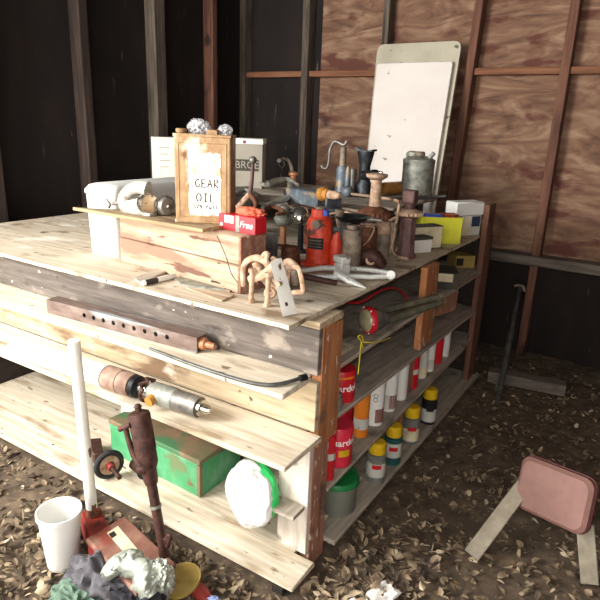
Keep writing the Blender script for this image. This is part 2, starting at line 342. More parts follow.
# leaf litter
lm = MB(); random.seed(3)
for i in range(12000):
    x = random.uniform(-1.9, 1.5); y = random.uniform(-1.0, 2.3)
    if -2.0 < x < .03 and -.13 < y < 1.8: continue
    if y > .9 and random.random() < .5: continue
    s = random.uniform(.005, .019); a = random.uniform(0, 2*PI); asp = random.uniform(.35, .8)
    z = noise.noise(Vector((x*3, y*3, 0)))*.018+noise.noise(Vector((x*11, y*11, 2)))*.010-.012+random.uniform(.002, .016)
    M = Matrix.Translation((x, y, z)) @ Euler((random.gauss(0, .45), random.gauss(0, .45), a)).to_matrix().to_4x4(); c = random.uniform(-.4, .6)*s
    p = [lm._v(q, M) for q in ((-s, 0, 0), (-s*.4, -s*asp, c), (s*.5, -s*asp*.8, c), (s*1.2, 0, c*.3), (s*.5, s*asp*.8, c), (-s*.4, s*asp, c))]
    lm.face([p[0], p[1], p[2], p[3]]); lm.face([p[0], p[3], p[4], p[5]])
for i in range(1500):
    x = random.uniform(-1.0, .35); y = random.uniform(-.75, -.10) if x < .03 else random.uniform(-.5, .35)
    if x < .03 and y > -.16: continue
    s = random.uniform(.010, .024); asp = random.uniform(.3, .7)
    M = Matrix.Translation((x, y, random.uniform(.004, .02))) @ Euler((random.gauss(0, .4), random.gauss(0, .4), random.uniform(0, 6.3))).to_matrix().to_4x4(); c = random.uniform(-.4, .6)*s
    p = [lm._v(q, M) for q in ((-s, 0, 0), (-s*.4, -s*asp, c), (s*.5, -s*asp*.8, c), (s*1.2, 0, c*.3), (s*.5, s*asp*.8, c), (-s*.4, s*asp, c))]
    lm.face([p[0], p[1], p[2], p[3]]); lm.face([p[0], p[3], p[4], p[5]])
lo = lm.build('leaf_litter', 'leaf', flat=True); tag(lo, 'dry brown leaf litter strewn over the dirt floor', 'leaves', kind='stuff')
# ------------------------------------------------------------------ plank shelving
sh = thing('plank_shelving', 'long shelving of weathered planks with orange painted corner posts', 'shelving', (-.95, .8, 0))
def P_(mb, name, m, **k): return mb.build(name, m, sh, world=True, **k)
P_(MB().box((-.035, .0225, .445), (0, .142, .834)), 'post', 'orange', bev=.003)
P_(MB().box((-.05, .0185, -.01), (-.012, .115, .444)), 'post', 'orange2', bev=.003)
P_(MB().box((-.20, .1425, .5055), (-.165, .20, .6645)), 'post', 'orange2', bev=.003)
P_(MB().box((-.03, .845, .50), (0, .985, .856)), 'post', 'orange', bev=.003)
P_(MB().box((-.09, .86, -.01), (-.05, .98, .47)), 'post', 'orange2', bev=.003)
P_(MB().box((-.03, 1.68, -.01), (0, 1.80, 1.03)), 'post', 'stud', bev=.003)
P_(MB().box((-1.98, 0, .692), (-.001, .022, .834)), 'front_board', 'greyboard', bev=.002)
P_(MB().box((-1.98, 0, .8345), (-.001, .142, .8562)), 'top_rail', 'beigeboard', bev=.002)
P_(MB().box((-1.98, 0, .508), (-.002, .022, .668)), 'front_board', 'beigeboard', bev=.002)
P_(MB().box((-.125, -.002, .062), (-.013, .018, .488)), 'corner_board', 'whitewood', bev=.002)
P_(MB().box((-1.98, -.15, .670), (-.02, -.002, .690)).box((-1.98, .0225, .670), (-.04, .30, .690)), 'shelf_board', 'plank', bev=.003)
P_(MB().box((-1.98, -.20, .489), (.026, -.002, .507)).box((-1.98, .0225, .489), (-.04, .35, .507)), 'shelf_board', 'plank', bev=.003)
P_(MB().box((-1.98, -.14, .042), (.028, -.009, .060)).box((-1.98, -.0085, .042), (-.052, .5, .060)), 'shelf_board', 'plank', bev=.003)
P_(MB().box((-.15, -.075, .235), (-.018, -.0105, .250)).box((-.15, -.0105, .235), (-.1255, .10, .250)), 'shelf_board', 'planky', bev=.002)
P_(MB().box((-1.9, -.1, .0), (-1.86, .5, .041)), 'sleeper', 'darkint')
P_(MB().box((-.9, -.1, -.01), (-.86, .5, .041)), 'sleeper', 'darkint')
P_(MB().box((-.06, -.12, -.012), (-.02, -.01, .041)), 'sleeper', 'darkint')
for z0, z1, y1 in ((.665, .680, 1.82), (.490, .505, 1.75)):
    P_(MB().slab([(-1.2, .31 if z0 > .6 else .36, z1), (-1.2, y1, z1), (-.002, y1, z1-(.045 if z0 < .6 else -.0)), (-.002, .1425, z1), (-.036, .1425, z1), (-.036, .31 if z0 > .6 else .36, z1)], .015), 'side_shelf', 'planky', bev=.002)
P_(MB().slab([(-.7, .12, .250), (-.7, 1.8, .275), (-.008, 1.8, .290), (-.008, .116, .245)], .014), 'side_shelf', 'planky', bev=.002)
P_(MB().slab([(-.7, .501, .056), (-.7, 1.8, .056), (.028, 1.8, .052), (.028, .118, .052), (-.05, .118, .056), (-.05, .501, .056)], .018), 'side_shelf', 'planky', bev=.002)
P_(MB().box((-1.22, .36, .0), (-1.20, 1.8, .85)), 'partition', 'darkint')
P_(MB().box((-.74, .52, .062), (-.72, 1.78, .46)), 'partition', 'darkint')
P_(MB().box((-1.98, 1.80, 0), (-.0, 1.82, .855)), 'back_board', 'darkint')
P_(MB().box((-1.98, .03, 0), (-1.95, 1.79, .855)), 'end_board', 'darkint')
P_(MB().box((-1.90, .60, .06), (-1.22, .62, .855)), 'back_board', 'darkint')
ps = MB(); quad = [(-1.99, -.103), (-.037, -.103), (-.028, 1.68), (-1.99, 1.78)]
random.seed(5); edge = []
for i in range(60):
    t = i/59; edge.append((-1.99+t*1.953, -.103+random.uniform(-.002, .002)))
for i in range(1, 60):
    t = i/59; edge.append((-.037+.008*t+random.uniform(-.002, .002), -.103+t*1.78))
edge += [(-1.99, 1.70)]
ps.prism(edge, .857, .870)
tag(ps.build('plywood_tabletop', 'ply', ang=30), 'worn pale plywood sheet forming the cluttered worktop', 'tabletop')
Z0 = .8702
# ------------------------------------------------------------------ timber crate, lid board, oil can
cr = thing('wooden_crate', 'box of two rough stacked timbers propping up the oil can', 'crate', (-.325, .04, Z0), R(-6))
MB().box((-.62, 0, 0), (0, .12, .09)).build('lower_timber', 'crate', cr, bev=.004)
MB().box((-.62, .004, .092), (0, .12, .184)).build('upper_timber', 'crate', cr, bev=.004)
MB().box((.0003, .002, .001), (.008, .118, .182)).build('end_plate', 'crate_end', cr, bev=.002)
ZL = Z0+.185+.0125
lb = MB().prism([(-1.08, .015), (-.44, .006), (-.445, .30), (-.86, .27), (-.915, .10)], ZL-.012, ZL)
tag(lb.build('lid_board', 'plydark', bev=.001), 'thin pointed plywood offcut lying on the timber crate', 'board')
def front(a, b, z):
    P0, P1 = at(*a, z), at(*b, z); d = P1-P0; return P0, math.atan2(d.y, d.x), d.length
ZC = ZL+.0004
P0, rz, w = front((175, 222), (231, 225), ZC); H = hz(P0, 133)
oc = thing('gear_oil_can', 'rusty rectangular oil tin hand-lettered with black marker on a white label', 'oil tin', P0, rz)
D = .085
MB().box((.002, .002, .004), (w-.002, D-.002, H-.006)).build('can_body', 'canrust', oc, bev=.004, bseg=2)
rim = MB()
for z in (0, H-.010): rim.box((0, 0, z), (w, .004, z+.010)).box((0, D-.004, z), (w, D, z+.010)).box((0, .004, z), (.004, D-.004, z+.010)).box((w-.004, .004, z), (w, D-.004, z+.010))
rim.build('rim', 'canrust', oc, bev=.002)
fr = MB(); a0, a1, b0, b1 = .016, w-.016, .02, H-.028
fr.tube([(a0, .002, b0), (a1, .002, b0), (a1, .002, b1), (a0, .002, b1)], .0018, closed=True, n=6)
fr.build('embossed_frame', 'canrust', oc)
sx = w/58.0; fx = lambda px: (px-174)*sx; fz = lambda py: (222-py)*H/89.0
lab = []; random.seed(11)
for t in range(40):
    a = 2*PI*t/40; cx, cz = (fx(189)+fx(222))/2, (fz(214)+fz(151))/2; hx, hy = (fx(222)-fx(189))/2, (fz(151)-fz(214))/2
    q = max(abs(math.cos(a)), abs(math.sin(a))); lab.append((cx+hx*math.cos(a)/q*random.uniform(.93, 1.02), cz+hy*math.sin(a)/q*random.uniform(.96, 1.02)))
lab_ = MB().loft([[(x, .0019, z) for x, z in lab], [(x, .0008, z) for x, z in lab]]).build('label', 'canlabel', oc, flat=True)
GL = {'G': [[(1, .85), (.6, 1), (.15, .75), (.05, .4), (.3, .05), (.8, .05), (.95, .42), (.55, .42)]], 'E': [[(.9, 1), (.12, .98), (.1, 0), (.95, .02)], [(.1, .5), (.75, .52)]],
      'A': [[(0, 0), (.5, 1), (1, 0)], [(.2, .4), (.85, .4)]], 'R': [[(.1, 0), (.1, 1), (.75, .95), (.8, .65), (.1, .5), (.95, 0)]],
      'O': [[(.5, 1), (.1, .8), (.02, .4), (.3, .02), (.8, .1), (1, .5), (.85, .9), (.5, 1)]], 'I': [[(.5, 1), (.5, 0)], [(.2, 1), (.8, 1)], [(.2, 0), (.8, 0)]], 'L': [[(.1, 1), (.12, 0), (.95, .02)]],
      'f': [[(.8, .95), (.4, 1), (.35, 0)], [(.1, .55), (.7, .55)]], 'u': [[(.1, .6), (.15, .05), (.7, .05), (.8, .6), (.85, 0)]], 'l': [[(.4, 1), (.4, 0)]],
      '3': [[(.1, .95), (.8, .9), (.4, .55), (.85, .25), (.1, .02)]], '4': [[(.2, 1), (.1, .4), (.9, .4)], [(.7, .9), (.7, 0)]], '/': [[(0, 0), (1, 1)]], ' ': []}
ink = MB()
def scrawl(s, x, z, cw, chh, gap, rr=.0018):
    for ch in s:
        for st in GL[ch]: ink.tube([(x+px*cw, -.0002, z+pz*chh) for px, pz in st], rr, n=6)
        x += cw+gap
scrawl('GEAR', fx(195.5), fz(185), sx*4.6, sx*8, sx*1.7); scrawl('OIL', fx(196.5), fz(199.5), sx*5, sx*8, sx*2)
scrawl('3/4 full', fx(193.5), fz(207), sx*2.3, sx*4.6, sx*.9, .0012)
ink.build('hand_lettering', 'ink', lab_)
MB().lathe([(.013, 0), (.013, .008), (.017, .009), (.018, .018), (.016, .021)], Matrix.Translation((fx(180), .03, H-.006)), n=20).build('spout_cap', 'canrust', oc)
MB().box((fx(206), .02, H-.006), (fx(217), .04, H+.014)).build('handle_lug', 'canrust', oc, bev=.002)
Mo = MW[oc.name]
for i, (px, s, l) in enumerate(((196, .030, 'larger crumpled clear plastic film wad on top of the oil tin'), (223, .020, 'smaller crumpled clear plastic wad at the right end of the oil tin top'))):
    c = Mo @ Vector((fx(px), .045, H+s*.62)); tag(crumple(c, (s*1.15, s*.8, s*.8), i+2, .34, 1.25, 5, flatten=.7).build('plastic_wrap', 'film', ang=15), l, 'plastic wrap', 'plastic wads on the oil tin')
# ------------------------------------------------------------------ white tub
P0 = at(89, 254, Z0); H = hz(P0, 193); tb = thing('plastic_tub', 'white plastic storage tub with rounded lid behind the timber crate', 'tub', (P0.x-.022, .118, Z0))
tt = MB()
def rrect(x0, y0, x1, y1, z, r, n=5):
    o = []
    for cx, cy, a0 in ((x1-r, y1-r, 0), (x0+r, y1-r, 90), (x0+r, y0+r, 180), (x1-r, y0+r, 270)):
        for i in range(n+1): a = R(a0+90*i/n); o.append((cx+r*math.cos(a), cy+r*math.sin(a), z))
    return o
tt.loft([rrect(.006, .006, .160, .47, 0, .02), rrect(0, 0, .165, .48, H, .02)]).build('tub_body', 'white', tb)
MB().loft([rrect(-.006, -.004, .170, .486, H, .024), rrect(-.006, -.004, .170, .486, H+.012, .024), rrect(.004, .006, .160, .476, H+.030, .03), rrect(.02, .02, .145, .46, H+.036, .03)]).build('tub_lid', 'white', tb)
# ------------------------------------------------------------------ raised rack behind
ZP = 1.035
rk = thing('low_rack', 'low grey rack of planks raised above the back of the worktop', 'rack', (-1.1, 1.3, Z0))
MB().box((-1.95, .86, ZP-.015), (-.34, 1.14, ZP)).box((-1.95, 1.15, ZP-.015), (-.30, 1.43, ZP)).box((-1.95, 1.44, ZP-.015), (-.30, 1.74, ZP)).build('rack_top', 'planky', rk, world=True, bev=.003)
for x in (-1.9, -1.2, -.42): MB().box((x, .87, Z0), (x+.05, 1.72, ZP-.016)).build('rack_block', 'greyboard', rk, world=True)
ZP += .0004
def cart(name, label, cat, a, b, z, top, depth, m, group=None):
    P0, rz, w = front(a, b, z); H = hz(P0, top); t = thing(name, label, cat, P0, rz, group)
    return t, w, H
t, w, H = cart('carton', 'white card carton with faint print standing left of the oil tin', 'carton', (155, 183), (206, 183), ZP, 137, .2, '')
MB().box((0, 0, 0), (w, .12, H)).build('carton_body', 'paper', t, bev=.002)
for i in range(4): MB().box((.03, -.0008, H*(.35+.14*i)), (.03+.05+.01*(i % 2), -.0001, H*(.35+.14*i)+.004)).build('print_line', 'carton', t, flat=True)
t, w, H = cart('carton', 'drab grey carton with white lid edge and dark name band right of the oil tin', 'carton', (214, 187), (262, 189), ZP, 143, .2, '')
MB().box((0, 0, 0), (w, .16, H)).build('carton_body', 'carton', t, bev=.002)
MB().box((-.003, -.003, H), (w+.003, .163, H+.03)).build('carton_lid', 'paper', t, bev=.002)
pb_ = MB().box((.06, -.0012, H*.40), (w-.02, -.0001, H*.66)).build('print_band', 'darkcard', t, flat=True)
MB().box((w*.60, -.004, H+.004), (w*.66, -.0031, H+.02)).build('red_mark', 'redpaint', t, flat=True)
text('BRCE', H*.24, 'carton', pb_, face_M((w*.68, -.0014, H*.53), (0, -1, 0)))
# ------------------------------------------------------------------ leaning enamel panel
TL, TR = aty(379, 46, 2.39), aty(463, 42, 2.39); BL, BR = aty(366, 180, 2.17), aty(440, 184, 2.17)
def ext(T, B): s = (T.z-.87)/(T.z-B.z); return T+(B-T)*(T.z/(T.z-B.z))*.995
BL0, BR0 = ext(TL, BL), ext(TR, BR); nrm = (TR-TL).cross(BL0-TL).normalized(); nrm = nrm if nrm.y < 0 else -nrm
pn = thing('enamel_door_panel', 'tall white enamelled door panel leaning on the back wall studs', 'panel', (BL0+BR0)/2)
def quadslab(c4, off, th, rr=.02):
    tl, tr, br, bl = c4; pts = []
    for p, q, s in ((bl, tl, br), (tl, tr, bl), (tr, br, tl), (br, bl, tr)):
        pass
    o = []
    for cur, a, b in ((tl, bl, tr), (tr, tl, br), (br, tr, bl), (bl, br, tl)):
        da, db = (a-cur).normalized()*rr, (b-cur).normalized()*rr
        for i in range(5): u = i/4; o.append((cur+da)*(1-u)**2+cur*2*u*(1-u)+(cur+db)*u*u)
    return [[p+nrm*off for p in o], [p+nrm*(off+th) for p in o]]
MB().loft(quadslab((TL, TR, BR0, BL0), 0, .022, .05)).build('back_sheet', 'panelrim', pn, world=True)
def inset(a, b, c, d, u0, u1, v0): # along width u, down v
    f = lambda u, v: (a*(1-u)+b*u)*(1-v)+(d*(1-u)+c*u)*v
    return f(u0, v0), f(u1, v0), f(u1, .99), f(u0, .99)
MB().loft(quadslab(inset(TL, TR, BR0, BL0, .04, .955, .068), .0225, .03, .02)).build('front_sheet', 'panel', pn, world=True, bev=.003)
# ------------------------------------------------------------------ tools along the front edge of the worktop
ZT = Z0+.0003
def V(*a): return Vector(a[0]) if len(a) == 1 else Vector(a)
a, b = at(142, 283.5, ZT+.009), at(176, 275.5, ZT+.009)
mk = thing('marker_pen', 'white and black marker pen lying at the front edge of the tabletop', 'marker', (a+b)/2)
MB().rod(a, b, [(0, .006), (.04, .009), (.42, .009), (.46, .009), (.93, .009), (.99, .005), (1, .002)]).build('barrel', 'white', mk, world=True)
MB().rod(a+(b-a)*.08, a+(b-a)*.42, [(0, .0094), (1, .0094)]).build('grip', 'blackplastic', mk, world=True)
ch = [at(134, 281, ZT), at(142, 286, ZT), at(166, 274, ZT), at(158, 270, ZT)]
c = MB().loft([[p+V(0, 0, .0), ][:1]*1 for p in []] or [ch, [p+V(0, 0, .010) for p in ch]])
tag(c.build('wood_chip', 'planky', bev=.002), 'flat olive grey wooden block behind the marker pen', 'block')
kn = [at(173, 279, ZT), at(182, 286, ZT), at(224, 291, ZT), at(226, 286, ZT), at(190, 279, ZT)]
kt = thing('putty_knife', 'grey steel scraper blade lying between marker pen and rusty clamps', 'scraper', kn[0])
MB().loft([kn, [p+V(0, 0, .006) for p in kn]]).build('blade', 'galv', kt, world=True)
q = [at(224, 291, ZT), at(226, 286, ZT), at(231, 287, ZT), at(230, 293, ZT)]
MB().loft([q, [p+V(0, 0, .008) for p in q]]).build('tang', 'dirtysteel', kt, world=True)
q = [at(186, 289, ZT), at(222, 302, ZT), at(234, 297, ZT), at(228, 293.6, ZT)]
tag(MB().loft([q, [p+V(0, 0, .006) for p in q]]).build('tapered_strip', 'crate', bev=.001), 'short tapered wooden slat in front of the grey scraper', 'slat')
# rusty clamps
B0 = at(262, 303, ZT)
def on(px, py, d=0.0, y=None): return aty(px, py, (B0.y if y is None else y)+d)
cl = thing('beam_clamp', 'jumble of dusty rust-coloured bolted clamps at the front corner of the tabletop', 'clamp', B0)
for (px, p1, p0, d) in ((251, 270, 301, .015), (267, 274, 305, -.01)):
    bot = at(px, p0, ZT+.004); top = bot+V(.004, 0, hz(bot, p1))
    MB().lathe([(.012, 0), (.012, .009)], Matrix.Translation(bot-V(0, 0, .003)), n=6).cyl(bot, top, .0075).build('bolt', 'rustpale', cl, world=True)
    MB().lathe([(.013, 0), (.013, .011)], Matrix.Translation(top-V(0, 0, .006)), n=6).build('nut', 'rustpale', cl, world=True)
yy = B0.y
def ap(pts, d=0): return [aty(px, py, yy+d) for px, py in pts]
MB().tube(ap([(244, 286), (243, 272), (246, 262), (256, 258), (266, 262), (270, 272), (264, 278), (254, 276)], .02), [.009]*8, smooth=4, flat=1.3).build('jaw', 'rustpale', cl, world=True)
MB().tube(ap([(250, 280), (258, 277), (268, 272), (276, 264), (279, 262)], -.005), [.010, .009, .010, .009, .008], smooth=4, flat=1.4).build('jaw', 'rustpale', cl, world=True)
MB().tube(ap([(262, 262), (264, 255), (268, 254), (267, 262), (276, 282), (284, 286)], .02), .008, smooth=4).build('hook', 'rustpale', cl, world=True)
MB().tube(ap([(256, 262), (262, 274), (272, 286), (282, 290)], .03), [.014, .016, .014, .01], smooth=4).build('casting', 'rustpale', cl, world=True)
MB().torus(aty(270, 293, yy+.01), .014, .005, (.5, -1, .2)).build('ring', 'rustpale', cl, world=True)
def plate(px4, y, th, name, m, parent, holes=()):
    q = [aty(px, py, y) for px, py in px4]; mb = MB().loft([q, [p+V(0, th, 0) for p in q]])
    return mb.build(name, m, parent, world=True, bev=.002)
lo = at(287, 318, ZT)
q = [at(282.5, 317, ZT), at(294, 314, ZT)]; th = V(.004, .012, 0)
top = [aty(270, 262, q[0].y+.02), aty(278, 258.5, q[0].y+.035)]
MB().loft([[q[0], q[1], q[1]+th, q[0]+th], [top[0], top[1], top[1]+th, top[0]+th]]).build('flat_bar', 'whitepaint', cl, world=True, bev=.002)
mid = lambda t: (q[0]+q[1])/2*(1-t)+(top[0]+top[1])/2*t
MB().cyl(mid(.58)+V(0, -.012, 0), mid(.58)+V(0, .002, 0), .0085, n=6).build('bar_bolt', 'rustpale', cl, world=True)
MB().cyl(mid(.2)+V(0, -.003, 0), mid(.2)+V(0, .004, 0), .006).build('bar_hole', 'darkrust', cl, world=True)
MB().tube(ap([(283, 291), (298, 292), (303, 290), (300, 272), (296, 267), (286, 270)], .03), .006, smooth=3, flat=1.3, closed=True).build('frame_ring', 'rustpale', cl, world=True)
MB().tube(ap([(286, 292), (288, 274), (293, 266)], .035), [.010, .008, .006], smooth=3).build('yoke', 'rustpale', cl, world=True)
a, b = at(302, 276, ZT+.028), at(351, 286, ZT+.006)
pu = thing('punch', 'dark brown steel drift punch lying beside the white puller', 'punch', (a+b)/2)
MB().rod(a, b, [(0, .007), (.02, .010), (.7, .0095), (.72, .007)]).build('shank', 'darkrust', pu, world=True)
MB().rod(a+(b-a)*.72, b, [(0, .0068), (.25, .006), (.6, .004), (1, .003)]).build('tip', 'dirtysteel', pu, world=True)
# white painted puller
C0 = at(341, 276, ZT+.018); pl = thing('gear_puller', 'white-grey cast puller with two long arms and pointed leg', 'puller', at(341, 279, ZT))
def zp(px, py, h=.018): return at(px, py, ZT+h)
for p in (((300, 271), (320, 268), (343, 268)), ((300, 276), (322, 277), (343, 277))):
    MB().tube([zp(*x) for x in p], [.009, .013, .012], n=8, flat=.8).build('arm', 'whitealu', pl, world=True)
for p in (((347, 268), (370, 270), (390, 273)), ((347, 276), (370, 277), (390, 276))):
    MB().tube([zp(*x) for x in p], [.012, .011, .012], n=8, flat=.8).build('arm', 'whitealu', pl, world=True)
MB().cyl(zp(391, 275, .001), zp(391, 275, .026), .016).build('end_boss', 'whitealu', pl, world=True, bev=.002)
M = Matrix.Translation(zp(342, 274, 0)) @ Euler((0, 0, R(-28))).to_matrix().to_4x4()
MB().box((-.024, -.022, .0), (.026, .02, .042), M).box((-.032, -.024, .043), (.030, .016, .068), M).build('yoke_block', 'whitealu', pl, world=True, bev=.004)
MB().tube([zp(338, 273, .03), zp(350, 281, .02), zp(366, 288, .004)], [.020, .017, .004], n=8, flat=.6).build('pointed_leg', 'whitealu', pl, world=True)
# ------------------------------------------------------------------ jacks and iron on the worktop
def stand(name, label, cat, px, py, z=ZT, group=None, rz=0):
    P = at(px, py, z); t = thing(name, label, cat, P, rz, group); t_ = pm(P); return t, P, t_
def LZ(prof, P, s, base):   # profile given as (half-width px, row px) -> metres
    return [(r/s, hz(P, py)) for r, py in prof]
t, P, s = stand('bottle_jack', 'red hydraulic bottle jack with blue cap, largest of the jacks', 'jack', 318, 266)
MB().box((-.060, -.045, 0), (.075, .045, .018)).build('base', 'redjack', t, bev=.006, bseg=2)
Z = lambda py: hz(P, py)
MB().lathe([(.048, .018), (.048, Z(222)), (.044, Z(219)), (.034, Z(216)), (.034, Z(211)), (.030, Z(209))], n=32).build('cylinder', 'redjack', t, bev=.001)
MB().lathe([(.020, Z(209)), (.020, Z(206.5))], n=20).build('ram', 'dirtysteel', t)
MB().lathe([(.022, .018), (.022, Z(240)), (.015, Z(236)), (.012, Z(230))], Matrix.Translation((.068, .01, 0)), n=20).build('pump', 'redjack', t)
MB().cyl((.02, -.048, Z(222)), (.02, -.066, Z(222)), .017).cyl((.02, -.0661, Z(222)), (.02, -.068, Z(222)), .009).build('side_plug', 'dirtysteel', t, bev=.001)
MB().lathe([(.012, 0), (.012, .018), (.009, .022)], Matrix.Translation((.036, -.02, Z(214))), n=16).build('blue_cap', 'blue', t)
lb_ = MB()
for z0, z1 in ((Z(247), Z(236)),):
    rg = []
    for z in (z0, z1): rg.append([(.0488*math.sin(R(d)), -.0488*math.cos(R(d)), z) for d in range(-30, 51, 8)])
    lb_.loft(rg, closed=False)
jl_ = lb_.build('label', 'ink', t)
ln = MB()
for k in range(3):
    z = Z(246)+(Z(237)-Z(246))*(k+.4)/3
    ln.loft([[(.0492*math.sin(R(d)), -.0492*math.cos(R(d)), zz) for d in range(-24, 46, 8)] for zz in (z, z+.002)], closed=False)
ln.build('label_print', 'dirtysteel', jl_)
t, P, s = stand('jack_lever', 'blue-grey steel lever with narrow neck standing right of the red jack', 'lever', 338, 262)
MB().loft([[( -.004, -.008, 0), (.010, -.008, 0), (.010, .008, 0), (-.004, .008, 0)], [(-.018, -.012, hz(P, 242)), (.016, -.012, hz(P, 242)), (.016, .012, hz(P, 242)), (-.018, .012, hz(P, 242))], [(-.022, -.014, hz(P, 228)), (.018, -.014, hz(P, 228)), (.018, .014, hz(P, 228)), (-.022, .014, hz(P, 228))]]).build('socket', 'bluegrey', t, bev=.003)
MB().tube([(-.004, 0, hz(P, 229)), (-.008, 0, hz(P, 220)), (-.004, 0, hz(P, 210))], [.007, .012, .020], n=10, flat=.4).build('lever_plate', 'dirtysteel', t)
def jack(name, label, cat, px, py, parts, z=ZT, group='small jacks'):
    t, P, s = stand(name, label, cat, px, py, z, group)
    for nm, m, prof, kw in parts: MB().lathe([(r/s, max(0, hz(P, y)) if y < 900 else 0) for r, y in prof], n=kw.get('n', 24), gear=kw.get('gear', 0), flute=kw.get('flute', 0)).build(nm, m, t, **({'bev': .0008} if not kw else {}))
    return t, P, s
jack('small_jack', 'grey-brown small jack nearest the red jack with plain cap', 'jack', 350, 268, [('body', 'dirtysteel', [(10, 999), (10, 232), (9, 229)], {}), ('cap', 'dirtysteel', [(5.5, 229), (5.5, 225)], {})])
t, P, s = jack('small_jack', 'brown small jack with a wire bail round its cap', 'jack', 366, 259, [('body', 'rust', [(9.5, 999), (9, 228), (7, 225)], {}), ('cap', 'rustpale', [(8, 225), (8, 222)], {}), ('screw_top', 'dirtysteel', [(5.5, 222), (5.5, 219), (3, 218)], {})])
MB().tube([(-.035, -.02, hz(P, 226)), (.0, -.045, hz(P, 225)), (.035, -.02, hz(P, 226)), (.03, -.04, hz(P, 236)), (.005, -.045, hz(P, 244))], .0035, smooth=4).build('wire_bail', 'rustpale', t)
jack('small_jack', 'small jack with pinkish rusted neck over a grey body', 'jack', 381, 256, [('body', 'dirtysteel', [(8, 999), (8, 236), (8, 233)], {}), ('neck', 'rustpale', [(7.5, 233), (8.5, 228), (7, 224), (7, 221), (4, 220)], {})])
t, P, s = stand('pipe_elbow', 'round dark iron elbow lying before the small jacks', 'fitting', 371, 269)
MB().tube([(-.045, 0, .030), (-.01, -.01, .050), (.02, -.01, .045), (.05, 0, .018)], [.026, .030, .032, .018], smooth=4, n=14).build('elbow', 'darkrust', t)
MB().torus((.012, -.035, .042), .014, .006, (.2, -1, .2)).build('flange', 'rustpale', t)
t, P, s = stand('valve_body', 'small dusty iron valve with a tilted pale lever', 'valve', 391, 252)
MB().lathe([(.018, 0), (.018, .03), (.012, .035), (.012, .06), (.018, .065), (.018, .09), (.01, .1), (.01, .13)], n=18).build('stem', 'dirtysteel', t)
MB().tube([(-.05, 0, hz(P, 222)), (-.02, 0, hz(P, 221)), (.0, 0, hz(P, 219)), (.035, .0, hz(P, 212))], [.008, .014, .012, .005], smooth=3, flat=.6).build('valve_lever', 'rustpale', t)
# tall screw jack with crown gear and bent crank
t, P, s = stand('screw_jack', 'tall mauve-brown fluted screw jack with toothed collar and bent crank', 'jack', 405, 257)
zz = lambda py: hz(P, py)
MB().lathe([(.042, 0), (.046, .008), (.036, .02), (.032, zz(220)), (.036, zz(217))], n=32, flute=.06).build('fluted_body', 'mauve', t)
MB().lathe([(.030, zz(217)), (.052, zz(215)), (.054, zz(212)), (.030, zz(209))], n=40, gear=(.045, 1.12)).build('crown_gear', 'rustpale', t)
MB().lathe([(.020, zz(209)), (.020, zz(203))], n=20).build('screw', 'mauve', t)
MB().box((-.028, -.024, zz(203)), (.026, .024, zz(190))).build('square_head', 'mauve', t, bev=.004)
yj = P.y-.055
MB().tube([aty(352, 194, P.y+.25), aty(375, 197, P.y+.10), aty(394, 200, yj), aty(399, 203, yj), aty(398, 212, yj), aty(393, 240, yj), aty(392, 250, yj-.01), at(397, 256, ZT+.008), at(409, 259, ZT+.007)], .0065, smooth=4).build('crank', 'rustpale', t, world=True)
# on the rack
t, P, s = stand('screw_jack', 'shorter rusty screw jack with round top plate behind the small jacks', 'jack', 374, 218, ZP)
zz = lambda py: hz(P, py)
MB().lathe([(.062, .0), (.062, zz(212)), (.050, zz(209)), (.026, zz(206))], n=44, gear=(.055, 1.08)).build('toothed_base', 'rust', t)
MB().lathe([(.024, zz(206)), (.021, zz(180))], n=20).build('column', 'rustpale', t)
MB().lathe([(.022, zz(180)), (.042, zz(177)), (.044, zz(174)), (.02, zz(173))], n=28).build('top_plate', 'rustpale', t, bev=.001)
t, P, s = stand('hand_pump', 'blue-grey hand pump with curved steel handle on the rack', 'pump', 341, 196, ZP)
zz = lambda py: hz(P, py); m1 = 1/s
MB().lathe([(11*m1, 0), (11*m1, .01), (7*m1, .02), (6*m1, zz(186)), (6*m1, zz(170)), (5*m1, zz(166))], n=24).build('barrel', 'bluegrey', t, bev=.001)
MB().lathe([(3.4*m1, zz(166)), (3.0*m1, zz(147))], Matrix.Translation((.0, 0, 0)), n=16).build('piston', 'dirtysteel', t)
MB().lathe([(3.5*m1, 0), (2.6*m1, zz(170)), (1.5*m1, zz(166))], Matrix.Translation((7.5*m1, -.01, 0)), n=14).build('side_tube', 'bluegrey', t)
MB().tube([aty(px, py, P.y) for px, py in ((347, 141), (344, 145), (338, 142), (334, 142), (330, 150), (329, 160), (327, 168), (323, 168), (321.5, 165))], [.008, .009, .009, .009, .008, .007, .007, .009, .006], smooth=4).build('handle', 'steelgrey', t, world=True)
MB().ball((9*m1, -.02, .03), .03).build('valve_chest', 'bluegrey', t)
t, P, s = stand('jack_stand', 'black iron casting with flared saddle top beside the hand pump', 'casting', 363, 197, ZP)
zz = lambda py: hz(P, py); m1 = 1/s
MB().lathe([(9*m1, 0), (9.5*m1, zz(186)), (6*m1, zz(180)), (5.5*m1, zz(166)), (7*m1, zz(160)), (8.6*m1, zz(153)), (8.6*m1, zz(151))], n=24, sy=.8).build('pedestal', 'black', t)
MB().prism([(-9*m1, 0), (-8.8*m1, 4*m1), (-3*m1, .5*m1), (4*m1, .5*m1), (9*m1, 2*m1), (9*m1, 0)], -.03, .03, Matrix.Translation((0, 0, zz(151))) @ Euler((R(90), 0, 0)).to_matrix().to_4x4()).build('saddle', 'black', t)
MB().rod((0, -.02, zz(175)), (17*m1, -.05, zz(173)), [(0, .024), (.6, .022), (.75, .028), (1, .026)]).build('side_spout', 'black', t)
MB().rod((17.1*m1, -.05, zz(173)), (24*m1, -.06, zz(170)), [(0, .014), (.5, .010), (.6, .013), (1, .006)]).build('spout_tip', 'chrome', t)
